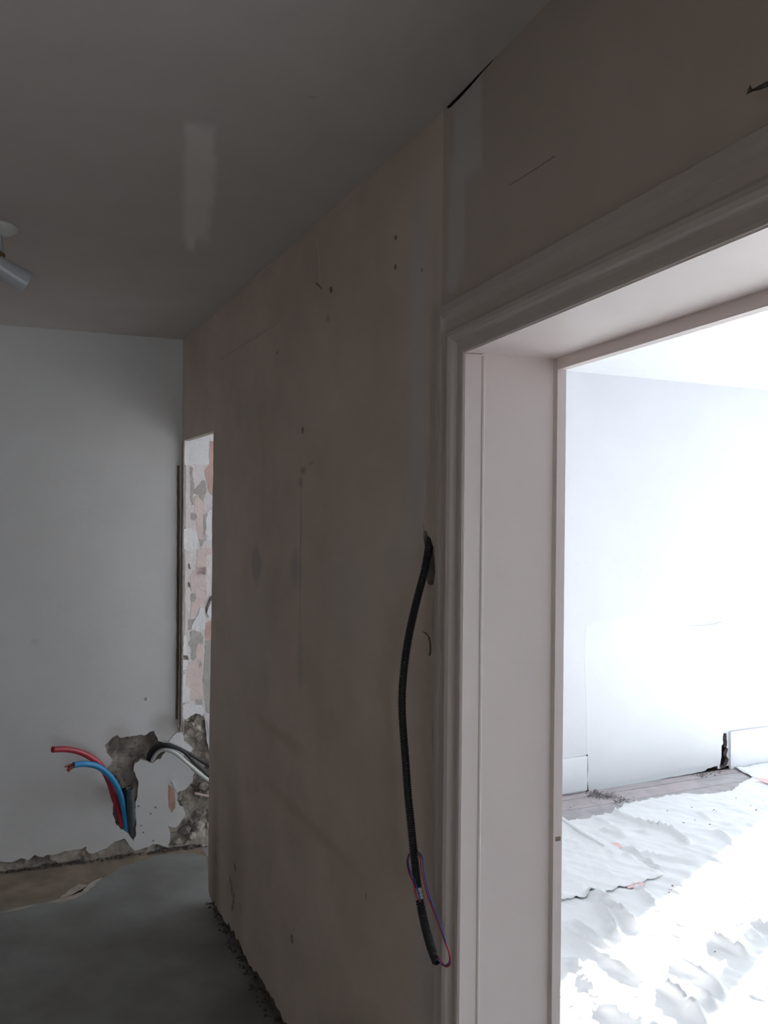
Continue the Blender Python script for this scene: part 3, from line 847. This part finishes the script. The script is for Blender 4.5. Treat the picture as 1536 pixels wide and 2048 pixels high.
# thin coat of render between the two skirting boards
m_coat = mat('white_render_coat', (0.655, 0.675, 0.70), .8, var=.03, scale=5, bump=.08, bscale=12)
coat_px = [(1174, 1570), (1174, 1518), (1172, 1400), (1168, 1300), (1172, 1252), (1200, 1243), (1260, 1232), (1330, 1228), (1370, 1226), (1380, 1232), (1420, 1226), (1452, 1222), (1458, 1240), (1464, 1290), (1466, 1340),
           (1456, 1390), (1450, 1440), (1444, 1470), (1440, 1528), (1380, 1536), (1300, 1552), (1225, 1567)]
patch('wall_end_gap', PW, [(1172, 1510), (1175, 1508), (1175.5, 1540), (1174, 1560), (1178, 1588), (1171, 1588), (1171.5, 1560), (1172.5, 1540)], .002, m_rotten, wall_rb, .001, .02)
patch('render_coat', PW, coat_px, .0008, m_coat, wall_rb, .0015, .03)
patch('filler_patch', PW, [(1380, 1252), (1420, 1250), (1445, 1244), (1450, 1262), (1430, 1259), (1395, 1262)], .0065, m_coat, wall_rb, .001, .02)

for k, (a, b, c, d) in enumerate(WINS):
    wn = empty('window_%d' % (k + 1), PW.p((a + b) / 2, c, -.12)); wn['kind'] = 'structure'
    fr = .055
    for (p, q, r_, s_) in ((a, a + fr, c, d), (b - fr, b, c, d), (a + fr, b - fr, c, c + .09), (a + fr, b - fr, d - fr, d)):
        reparent(box('frame', PW, p, q, r_, s_, -.16, -.10, m_frame), wn)

# skirting boards of the bright room
m_skirt = mat('white_skirting_paint', (0.70, 0.72, 0.75), .45, var=.04)
ztopL = PW.uv(1150, 1516, .018)[1]
skl = box('baseboard_room_left', PW, -.04, SKT_L - .004, .025, ztopL, .0005, .018, m_skirt, None, 'structure', .003)
ztopR = PW.uv(1500, 1459, .018)[1]
skr = box('baseboard_room_right', PW, SKT_R + .006, W0 - .06, .012, ztopR, .0005, .018, m_skirt, None, 'structure', .003)

RW = (.5, 2.3, .6, 2.25)  # unseen extra window added to brighten the back wall and door lining
slab2d('wall_room_right', PRoomR, [(-.2, -.02), (6.9, -.02), (6.9, ZC), (-.2, ZC)], [[(RW[0], RW[2]), (RW[1], RW[2]), (RW[1], RW[3]), (RW[0], RW[3])]], -.15, 0, m_roomwall, None, 'structure')
win_fill = empty('window_4', PRoomR.p((RW[0] + RW[1]) / 2, RW[2], -.08)); win_fill['kind'] = 'structure'  # added unseen window, brightens the back wall and door lining
for (p, q, r_, s_) in ((RW[0], RW[0] + .06, RW[2], RW[3]), (RW[1] - .06, RW[1], RW[2], RW[3]), (RW[0] + .06, RW[1] - .06, RW[2], RW[2] + .06), (RW[0] + .06, RW[1] - .06, RW[3] - .06, RW[3])):
    reparent(box('frame', PRoomR, p, q, r_, s_, -.11, -.05, m_frame), win_fill)
rA = PD.p(D_END, 0, -WT); rB = PRoomR.p(6.6, 0)
PRF = Plane((rA.x, rA.y), ((rB - rA).x, (rB - rA).y), (-(rB - rA).y, (rB - rA).x))
if PRF.n.y < 0: PRF.n = -PRF.n
slab2d('wall_room_front', PRF, [(-.3, -.02), ((rB - rA).length + .3, -.02), ((rB - rA).length + .3, ZC), (-.3, ZC)], [], -.15, 0, m_roomwall, None, 'structure')

# sky portals in the window openings (they only guide sampling of the daylight)
def portal(P, a, b, c, d, off):
    l = bpy.data.lights.new('window_portal', 'AREA'); l.shape = 'RECTANGLE'; l.size = b - a; l.size_y = d - c
    l.cycles.is_portal = True
    ob = bpy.data.objects.new('window_portal', l); COL.objects.link(ob)
    zc_ = -P.n; yc = Vector((0, 0, 1)); xc = yc.cross(zc_)
    mm = Matrix((xc, yc, zc_)).transposed().to_4x4(); mm.translation = P.p((a + b) / 2, (c + d) / 2, off)
    # a portal emits along -Z, so -Z points into the room
    ob.matrix_world = mm
for a, b, c, d in WINS: portal(PW, a, b, c, d, -.20)
portal(PRoomR, *RW, -.13)
portal(PF, FW0, FW1, FZ0, FZ1, -.11)

# ------------------------------------------------------------------ room floor: boards by the wall, protective sheets
m_b1 = mat('worn_floor_board', (0.44, 0.415, 0.43), .6, col2=(0.34, .32, .33), scale=12, bump=.15)
m_b2 = mat('pinkish_floor_board', (0.46, 0.41, 0.42), .6, col2=(0.38, .335, .345), scale=12, bump=.15)
m_b3 = mat('grey_floor_board', (0.45, 0.43, 0.43), .65, col2=(0.33, .32, .32), scale=12, bump=.15)
rows = [(-.005, .075), (.079, .215), (.219, .36), (.364, .50), (.504, .64), (.644, .78)]
rp = random.Random(21)
for i, (t0, t1) in enumerate(rows):
    s = -.35 + rp.uniform(-.2, 0)
    while s < 1.95:
        ln = rp.uniform(.42, .85)
        e = min(s + ln, 2.2)
        dz = rp.uniform(-.0012, .0012)
        V = []
        for z in (-.0015, .012 + dz):
            for a, t in ((s + .0015, t0), (e - .0015, t0), (e - .0015, t1), (s + .0015, t1)):
                V.append(PW.p(a, z, t))
        o = mesh('plank', V, [(0, 1, 2, 3), (4, 7, 6, 5), (0, 4, 5, 1), (1, 5, 6, 2), (2, 6, 7, 3), (3, 7, 4, 0)], rp.choice([m_b1, m_b2, m_b3, m_b2]), floor_room)
        fixdir(o.data)
        s = e

# sheets
def st_floor(u, v, z=.014):
    q = floorpt(u, v, z) - PW.o
    return (q.dot(PW.d), q.dot(PW.n))
ZS = .0145
folds_px = [  # (polyline, width m, height m)
    ([(1220, 1612), (1232, 1632), (1262, 1644), (1300, 1655), (1345, 1664), (1375, 1690)], .018, .020),
    ([(1210, 1665), (1235, 1673), (1247, 1676)], .02, .016), ([(1196, 1640), (1216, 1651)], .02, .014),
    ([(1255, 1700), (1290, 1722), (1325, 1750)], .012, .014),
    ([(1290, 1710), (1340, 1722), (1400, 1728)], .014, .012), ([(1200, 1800), (1240, 1835), (1270, 1860)], .022, .030),
    ([(1180, 1798), (1225, 1850), (1235, 1880)], .022, .022), ([(1150, 1850), (1200, 1890), (1245, 1925)], .02, .018), ([(1125, 1870), (1180, 1905), (1255, 1955), (1280, 1970)], .02, .020),
    ([(1275, 1780), (1310, 1815)], .018, .014), ([(1360, 1935), (1400, 1960), (1440, 1990)], .024, .030), ([(1335, 1985), (1370, 2010), (1395, 2040)], .024, .030),
    ([(1432, 1886), (1460, 1902), (1490, 1915)], .022, .028), ([(1510, 1856), (1536, 1864), (1560, 1872)], .018, .022), ([(1440, 1670), (1465, 1690)], .02, .014), ([(1480, 1848), (1520, 1885)], .02, .014),
    ([(1370, 1700), (1440, 1725), (1500, 1740)], .016, .010), ([(1400, 1628), (1416, 1640)], .014, .012), ([(1355, 1975), (1410, 2000), (1425, 2015)], .02, .02),
    ([(1150, 1930), (1190, 1990), (1230, 2040)], .02, .014), ([(1200, 2030), (1260, 2044), (1330, 2048)], .02, .016),
]
folds = []
for pl, wd, hh in folds_px:
    q = [st_floor(u, v) for u, v in pl]
    folds.append((np.array(q), wd * .8, hh * 1.5))
def sheet_h(S, T):
    H = np.zeros_like(S)
    for q, wd, hh in folds:
        best = np.full(S.shape, 9.0)
        for (a, b) in zip(q, q[1:]):
            d = b - a; L2 = d.dot(d)
            t = np.clip(((S - a[0]) * d[0] + (T - a[1]) * d[1]) / L2, 0, 1)
            best = np.minimum(best, np.hypot(S - a[0] - t * d[0], T - a[1] - t * d[1]))
        H += hh * np.exp(-(best / wd) ** 2)
    c, s_ = math.cos(-1.05), math.sin(-1.05)
    flat = np.empty(S.size)
    Sf, Tf = S.ravel(), T.ravel()
    for i in range(S.size):
        x, y = Sf[i], Tf[i]
        a = x * c - y * s_; b = x * s_ + y * c
        n1 = noise.noise(Vector((a * 2.2, b * 9, 0)))
        n2 = noise.noise(Vector((a * 5, b * 22, 4)))
        n3 = noise.noise(Vector((x * 30, y * 30, 7)))
        n4 = noise.noise(Vector((a * 11, b * 30, 9)))
        flat[i] = .009 * max(0, 1 - abs(n1) * 5) ** 1.5 + .006 * max(0, 1 - abs(n2) * 4) ** 1.5 + .0022 * n3 + .0035 * max(0, 1 - abs(n4) * 4) + .0025
    return H + flat.reshape(S.shape)
m_sheet = mat('white_dust_sheet', (0.80, 0.81, 0.82), .42, var=.03, scale=9, spec=.5)
def sheet_grid(name, S, T, lift, label, cat, tagit=True):
    H = sheet_h(S, T)
    nr, nc = S.shape
    V = [PW.p(S[i, j], ZS + lift + max(.001, H[i, j]), T[i, j]) for i in range(nr) for j in range(nc)]
    Fc = [(i * nc + j, i * nc + j + 1, (i + 1) * nc + j + 1, (i + 1) * nc + j) for i in range(nr - 1) for j in range(nc - 1)]
    o = mesh(name, V, Fc, m_sheet, smooth=True)
    bm = bmesh.new(); bm.from_mesh(o.data); bmesh.ops.remove_doubles(bm, verts=bm.verts[:], dist=1e-5); bm.to_mesh(o.data); bm.free()
    fixdir(o.data)
    md = o.modifiers.new('thickness', 'SOLIDIFY'); md.thickness = .0006; md.offset = -1
    if tagit: tag(o, label, cat)
    return o
edge = [(1060, 1660), (1110, 1648), (1142, 1643), (1200, 1633), (1232, 1628), (1246, 1611), (1290, 1602), (1350, 1592), (1433, 1588), (1462, 1584), (1480, 1570), (1506, 1557), (1484, 1545), (1464, 1536), (1536, 1523), (1640, 1505)]
eq = [st_floor(u, v) for u, v in edge]
# keep the edge a single-valued curve along the wall
es = []; et = []
for a, b in eq:
    if es and a <= es[-1] + .004: a = es[-1] + .012
    es.append(a); et.append(max(b, .022))
s_lin = np.arange(-2.0, 3.4, .0165)
t_edge = np.interp(s_lin, es, et)
t_edge = t_edge + np.array([.012 * noise.noise(Vector((x * 14, 3, 1))) for x in s_lin]) * (t_edge > .06)
NB = 150
b_lin = np.linspace(0, 1, NB) ** 1.15
S = np.repeat(s_lin[None, :], NB, 0)
T = t_edge[None, :] + (3.9 - t_edge[None, :]) * b_lin[:, None]
# the sheet stops at the room side of the right wall
def wall_lim(Pw, T):
    f0 = Pw.p(0, 0, .04) - PW.o
    a_, b_ = f0.dot(PW.d), f0.dot(PW.n)
    return a_ + (T - b_) * Pw.d.dot(PW.d) / Pw.d.dot(PW.n)
S = np.maximum(S, np.maximum(wall_lim(PDr, T), wall_lim(PLr, T)))
sheet = sheet_grid('dust_sheet', S, T, 0.0, 'large crumpled white plastic dust sheet covering the floor of the bright room', 'dust sheet')
# second, smaller sheet lying over it by the doorway
c4 = [st_floor(1060, 1612, .03), st_floor(1225, 1690, .03), st_floor(1330, 1752, .03), st_floor(1165, 1797, .03), st_floor(1060, 1800, .03)]
nb = 42
u_ = np.linspace(0, 1, nb)[None, :]; v_ = np.linspace(0, 1, nb)[:, None]
p00 = np.array(c4[0]); p10 = np.array(c4[2]); p01 = np.array(c4[4]); p11 = np.array(c4[3])
topc = np.where(u_[..., None] < .6, p00 + (np.array(c4[1]) - p00) * (u_[..., None] / .6), np.array(c4[1]) + (p10 - np.array(c4[1])) * ((u_[..., None] - .6) / .4))
botc = p01 + (p11 - p01) * u_[..., None]
G = topc + (botc - topc) * v_[..., None]
sheet2 = sheet_grid('dust_sheet', G[..., 0].copy(), G[..., 1].copy(), .010, 'small folded-over white plastic sheet with pink tape at its corner beside the door lining', 'dust sheet')
m_tape = mat('pink_tape', (0.80, 0.52, 0.52), .5, var=.08)
def tape(px, owner, lift=.02):
    q = [st_floor(u, v, .03) for u, v in px]
    cs = np.array([[a for a, b in q]]); ct = np.array([[b for a, b in q]])
    H = float(sheet_h(cs, ct).max())
    V = [PW.p(a, ZS + lift + z, b) for z in (H * .6, H * .6 + .0008) for a, b in q]
    n_ = len(q)
    Fc = [tuple(range(n_)), tuple(range(2 * n_ - 1, n_ - 1, -1))] + [(i, (i + 1) % n_, (i + 1) % n_ + n_, i + n_) for i in range(n_)]
    o = mesh('tape_strip', V, Fc, m_tape, owner); fixdir(o.data)
    o['label'] = 'pink tape strip'
tape([(1216, 1686), (1236, 1686), (1246, 1696), (1232, 1697)], sheet2, .009)
tape([(1252, 1767), (1284, 1762), (1290, 1771), (1256, 1777)], sheet2, .009)
tape([(1508, 1558), (1536, 1560), (1545, 1572), (1532, 1568)], sheet, .012)

rl_ = [floorpt(u, v, .035) for u, v in ((1095, 1618), (1127, 1640), (1160, 1663), (1190, 1681), (1208, 1691))]
ro = tube('rolled_edge', catmull(rl_, 8), .011, m_sheet, sheet2, seg=12, rfun=lambda i: .012 * (1 - .5 * (i / 33) ** 3))
# rubble crumbs at the foot of the wall
m_crumb = mat('dark_crumbs', (0.30, 0.28, 0.275), .95, var=.5, scale=40)
m_chip = mat('pale_plaster_chip', (0.62, 0.60, 0.59), .9, var=.2, scale=40)
def crumbs(name, spots, m, zbase, sd):
    r_ = random.Random(sd)
    V = []; Fc = []
    for (u, v, su, sv, cnt, r0, r1) in spots:
        for _ in range(cnt):
            q = floorpt(u + r_.gauss(0, su), v + r_.gauss(0, sv), zbase)
            if (q - PW.o).dot(PW.n) < .005: continue
            rr_ = r_.uniform(r0, r1)
            k = len(V)
            pts = [Vector((r_.uniform(.6, 1), 0, 0)), Vector((0, r_.uniform(.6, 1), 0)), Vector((-r_.uniform(.6, 1), 0, 0)), Vector((0, -r_.uniform(.6, 1), 0)), Vector((r_.uniform(-.3, .3), r_.uniform(-.3, .3), r_.uniform(.4, .9)))]
            rot = Matrix.Rotation(r_.uniform(0, 6.28), 3, 'Z')
            for p_ in pts: V.append(q + rot @ (p_ * rr_))
            Fc += [(k, k + 1, k + 4), (k + 1, k + 2, k + 4), (k + 2, k + 3, k + 4), (k + 3, k, k + 4), (k + 3, k + 2, k + 1, k)]
    o = mesh(name, V, Fc, m, None, 'stuff')
    return o
cr = crumbs('rubble_crumbs', [(1192, 1590, 9, 3, 260, .002, .010), (1213, 1592, 12, 3, 240, .002, .009), (1196, 1589, 5, 2, 14, .010, .018), (1243, 1600, 12, 4, 60, .003, .010), (1400, 1549, 16, 2.5, 70, .004, .013), (1428, 1540, 8, 3, 60, .004, .016), (1446, 1537, 6, 2, 30, .003, .01)], m_crumb, .0125, 4)
tag(cr, 'dark plaster crumbs and dirt along the foot of the white wall', 'rubble')
cp = crumbs('plaster_chips', [(1150, 1612, 12, 6, 16, .003, .010), (1205, 1615, 10, 5, 10, .003, .009), (1190, 1600, 10, 5, 14, .004, .012)], m_chip, .0125, 9)
tag(cp, 'small pale plaster chips scattered on the bare floor boards', 'rubble')

sp_ = [(1279, 1636), (1427, 1621), (1433, 1622), (1512, 1621), (1527, 1602), (1475, 1596), (1464, 1580), (1455, 1676), (1383, 1614), (1335, 1622), (1142, 1676), (1150, 1760), (1345, 1772), (1341, 1779), (1337, 1785), (1428, 1904), (1290, 1955), (1220, 1995), (1144, 2013), (1390, 1640), (1420, 1650), (1365, 1645), (1500, 1610), (1370, 1830), (1300, 1648), (1187, 1700)]
ds = crumbs('debris_specks', [(u, v, 1.5, .8, 2, .003, .007) for u, v in sp_], m_crumb, .028, 13)
tag(ds, 'dark specks of debris scattered over the white dust sheets', 'rubble')
# debris along the foot of the hall walls
m_dirt = mat('dirt_crumbs', (0.13, 0.115, 0.105), .95, var=.5, scale=40)
def wall_dirt(name, P, s0, s1, cnt, off0, off1, r0, r1, sd, m):
    r_ = random.Random(sd); V = []; Fc = []
    for _ in range(cnt):
        q = P.p(r_.uniform(s0, s1), .004, off0 + (off1 - off0) * r_.random() ** 2)
        rr_ = r_.uniform(r0, r1); k = len(V)
        rot = Matrix.Rotation(r_.uniform(0, 6.28), 3, 'Z')
        for p_ in (Vector((1, 0, 0)), Vector((0, .8, 0)), Vector((-.9, 0, 0)), Vector((0, -.8, 0)), Vector((r_.uniform(-.3, .3), 0, r_.uniform(.5, .9)))): V.append(q + rot @ (p_ * rr_))
        Fc += [(k, k + 1, k + 4), (k + 1, k + 2, k + 4), (k + 2, k + 3, k + 4), (k + 3, k, k + 4), (k + 3, k + 2, k + 1, k)]
    return mesh(name, V, Fc, m, None, 'stuff')
o = wall_dirt('dirt_crumbs', PL, T_END, TB, 380, -.02, .02, .003, .011, 2, m_dirt); tag(o, 'black dirt crumbs along the foot of the beige wall', 'rubble')
o = wall_dirt('dirt_crumbs', PB, S_LEFT + .05, .25, 420, .01, .04, .003, .011, 8, m_dirt); tag(o, 'black dirt crumbs along the foot of the pale back wall', 'rubble')

# ------------------------------------------------------------------ pipes and cables in the back wall
m_red = mat('red_plastic', (0.46, 0.035, 0.06), .42, var=.12, scale=30)
m_blue = mat('blue_plastic', (0.03, 0.27, 0.55), .42, var=.12, scale=30)
m_black = mat('black_plastic', (0.018, 0.019, 0.021), .45, var=.2, scale=30)
m_slate = mat('slate_plastic', (0.10, 0.118, 0.125), .4, var=.3, scale=30)
m_whitec = mat('white_cable_sheath', (0.58, 0.59, 0.56), .5, var=.06, scale=20)
m_stick = mat('pale_pink_plastic', (0.72, 0.56, 0.50), .6, var=.06, scale=30)
def path(P, pts, per=10):
    return catmull([P.hit(u, v, o) for u, v, o in pts], per)
def z1o(L): return [(x / 3.072, 1350 + y / 3.072, o) for x, y, o in L]

red = tube('conduit_pipe', path(PB, z1o([(322, 458, .22), (400, 456, .19), (480, 470, .155), (550, 502, .12), (618, 556, .085), (668, 650, .04), (700, 750, .0), (728, 850, -.022), (748, 925, -.03), (755, 965, -.03), (757, 1000, -.03)])), .0135, m_red, seg=18, open_end='start')
tag(red, 'red plastic pipe curving left out of the broken wall', 'pipe')
bl_o = empty('conduit_pipe', PB.hit(246, 1600, -.02))
bpth = path(PB, z1o([(450, 553, .20), (520, 546, .175), (600, 562, .14), (660, 606, .105), (710, 672, .065), (742, 745, .03), (757, 815, .0), (768, 885, -.018), (772, 960, -.024), (774, 1000, -.026)]))
b1 = tube('pipe_sheath', bpth, .0135, m_blue, seg=18, open_end='start'); reparent(b1, bl_o)
m_copper = mat('red_brown_wire_stub', (0.30, 0.06, 0.04), .6, var=.3, scale=60)
rs = random.Random(17)
d0 = (bpth[0] - bpth[1]).normalized()
for k in range(5):
    a = bpth[0] + Vector((rs.uniform(-.006, .006), rs.uniform(-.006, .006), rs.uniform(-.006, .006))) - d0 * .01
    e = a + d0 * rs.uniform(.03, .048) + Vector((rs.uniform(-.004, .004), 0, rs.uniform(-.022, -.008)))
    t_ = tube('wire_end', catmull([a, (a + e) / 2 + Vector((0, 0, .003)), e], 4), .0042, m_copper, seg=8); reparent(t_, bl_o)
tag(bl_o, 'blue plastic pipe with frayed red-brown wire ends below the red pipe', 'pipe')
blk = tube('conduit_pipe', path(PB, z1o([(797, 698, .022), (800, 760, .012), (806, 840, -.002), (811, 920, -.018), (816, 990, -.028), (818, 1040, -.034)])), .0195, m_slate, seg=20, open_end='start', wall=.003)
tag(blk, 'cut dark grey open-topped conduit standing upright in the wall hole', 'pipe')
blk2 = tube('conduit_pipe', path(PB, z1o([(762, 700, -.022), (768, 780, -.024), (776, 870, -.03), (783, 950, -.035), (790, 1000, -.036)])), .014, m_black, seg=16, open_end='start')
tag(blk2, 'black conduit tucked behind the blue pipe in the wall hole', 'pipe')
zz = lambda L: [(230 + x / 7.06, 1430 + y / 7.06, o) for x, y, o in L]
tail = lambda u, v, o: [(440, v, o), (470, v + 40, o - .02), (510, v + 90, o - .02)]
c1 = tube('cable', path(PB, zz([(462, 690, -.035), (470, 590, -.01), (520, 490, .02), (600, 435, .04), (700, 415, .05), (830, 440, .055), (960, 500, .055), (1100, 580, .055), (1230, 660, .055), (1335, 725, .055), (1500, 830, .055), (1800, 1010, .05)])), .0072, m_black, seg=12)
tag(c1, 'upper black cable arching out of the wall hole behind the beige wall', 'cable')
c2 = tube('cable', path(PB, zz([(490, 695, -.03), (510, 590, -.005), (570, 490, .025), (660, 435, .045), (770, 450, .06), (880, 475, .066), (980, 530, .066), (1060, 610, .066), (1150, 700, .066), (1260, 800, .066), (1420, 950, .06), (1700, 1180, .06)])), .0068, m_black, seg=12)
tag(c2, 'lower black cable lying against the white cable', 'cable')
c3 = tube('cable', path(PB, zz([(500, 700, -.03), (540, 610, .0), (600, 530, .03), (690, 490, .052), (790, 510, .07), (880, 560, .08), (990, 650, .082), (1100, 745, .082), (1210, 840, .082), (1330, 930, .082), (1500, 1060, .08), (1750, 1250, .08)])), .0088, m_whitec, seg=14)
tag(c3, 'white cable arching out of the wall hole', 'cable')
c4_ = tube('plastic_stick', path(PB, zz([(1125, 1105, .02), (1230, 1130, .02), (1330, 1150, .02), (1500, 1190, .02)]), 3), .0062, m_stick, seg=10)
tag(c4_, 'short pale pink rod sticking out of the rubble below the cables', 'rod')

# ------------------------------------------------------------------ hanging corrugated conduit with its wires
cpts = [(862, 1068, -.028), (861, 1080, -.012), (858, 1095, .006), (854, 1118, .020), (847, 1150, .030), (835, 1195, .038), (822, 1250, .045), (812, 1305, .050), (805.5, 1365, .055), (804, 1410, .057), (806, 1455, .058), (811, 1520, .060),
        (816, 1590, .062), (822, 1650, .064), (828, 1710, .066), (835, 1770, .070), (844, 1825, .074), (859, 1885, .080), (874, 1926, .084)]
cpath = resample(catmull([PL.hit(u, v, o) for u, v, o in cpts], 14), .00118)
R0 = .0079
con = empty('corrugated_conduit', cpath[0])
tb_ = tube('ribbed_tube', cpath, R0, m_black, seg=18, rfun=lambda i: R0 * (1.10 if i % 4 in (1, 2) else .88), open_end='end', wall=.0014, smooth=False)
reparent(tb_, con)
m_wr = mat('red_wire', (0.50, 0.03, 0.06), .4, var=.05)
m_wb = mat('blue_wire', (0.03, 0.10, 0.36), .4, var=.05)
def wire(pts, m, nm):
    o = tube(nm, catmull([PL.hit(u, v, o_) for u, v, o_ in pts], 10), .00145, m, seg=8); reparent(o, con); return o
wire([(876, 1915, .084), (881, 1926, .084), (888, 1931, .084), (896, 1928, .086), (900, 1918, .086), (897, 1902, .086), (890, 1878, .086), (878, 1842, .086), (866, 1812, .086), (857, 1785, .085), (850, 1757, .085), (846, 1735, .085),
      (845, 1718, .084), (840, 1707, .076), (833, 1703, .052), (824, 1704, .05), (818, 1711, .066), (816, 1724, .078), (820, 1742, .082), (828, 1757, .084), (833, 1773, .084), (837, 1786, .086), (841, 1800, .086)], m_wb, 'blue_wire')
wire([(878, 1914, .086), (884, 1925, .086), (892, 1933, .086), (899, 1930, .088), (902, 1920, .088), (898, 1904, .088), (888, 1878, .087), (875, 1843, .087), (863, 1812, .087), (853, 1784, .086), (846, 1755, .086), (842, 1735, .086),
      (841, 1720, .085), (838, 1709, .078), (832, 1704, .05), (822, 1705, .048), (816, 1713, .064), (814, 1726, .076), (818, 1745, .08), (826, 1763, .082), (830, 1780, .084), (834, 1795, .086), (841, 1803, .086)], m_wr, 'red_wire')
m_tapec = mat('clear_tape', (0.55, 0.52, 0.52), .25, var=.2, scale=90, bump=.4, bscale=200, spec=.8)
ti = [i for i, p_ in enumerate(cpath)]
tgt = PL.hit(839, 1791, .071)
ci = min(range(len(cpath)), key=lambda i: (cpath[i] - tgt).length)
tp = tube('tape_wrap', cpath[ci - 11:ci + 8], R0 * 1.2, m_tapec, seg=16, rfun=lambda i: R0 * (1.16 + .07 * math.sin(i * 1.3))); reparent(tp, con)
tag(con, 'black ribbed conduit hanging from a hole beside the door frame', 'conduit')

# ------------------------------------------------------------------ ceiling spotlight at the left edge
m_enam = mat('white_enamel', (0.45, 0.46, 0.48), .35, var=.05, scale=10)
m_brass = mat('aged_brass', (0.30, 0.20, 0.10), .5, var=.3, scale=30, metal=.5)
base_p = ceilpt(-9, 452)
spot = empty('ceiling_spotlight', base_p)
dz = Vector((0, 0, -1))
dist_s = base_p.y
pm = dist_s / F
rz_ = lathe('ceiling_rose', [(.062, 0), (.064, .004), (.062, .010), (.050, .018), (.030, .024), (.018, .026), (.016, .027)], base_p, dz, mat('rose_enamel', (.64, .63, .61), .4, var=.05)); reparent(rz_, spot)
arm = lathe('arm', [(.013, .02), (.013, .05), (.0165, .052), (.0165, .098), (.010, .104)], base_p + Vector((.006, 0, 0)), dz, m_enam, seg=20); reparent(arm, spot)
kn = base_p + Vector((.006, 0, -.088))
ax = Vector((.74, .50, -.46)).normalized()
kb = lathe('knuckle', [(.011, 0), (.012, .002), (.012, .032), (.011, .034)], kn + Vector((.006, -.017, .004)), (0, 1, 0), m_brass, seg=20); reparent(kb, spot)
scr = lathe('screw', [(.004, 0), (.004, .004), (.002, .005)], kn + Vector((.006, -.0165, .004)), (0.0, -1, 0), m_black, seg=10); reparent(scr, spot)
hd = lathe('lamp_head', [(.012, -.045), (.024, -.040), (.030, -.022), (.031, .030), (.033, .050), (.0365, .085), (.037, .104), (.0355, .105), (.034, .085), (.026, .03), (.001, .028)], kn + Vector((-.010, 0, -.022)), ax, m_enam, seg=36); reparent(hd, spot)
tag(spot, 'white ceiling spotlight on a round rose at the left edge', 'spotlight')
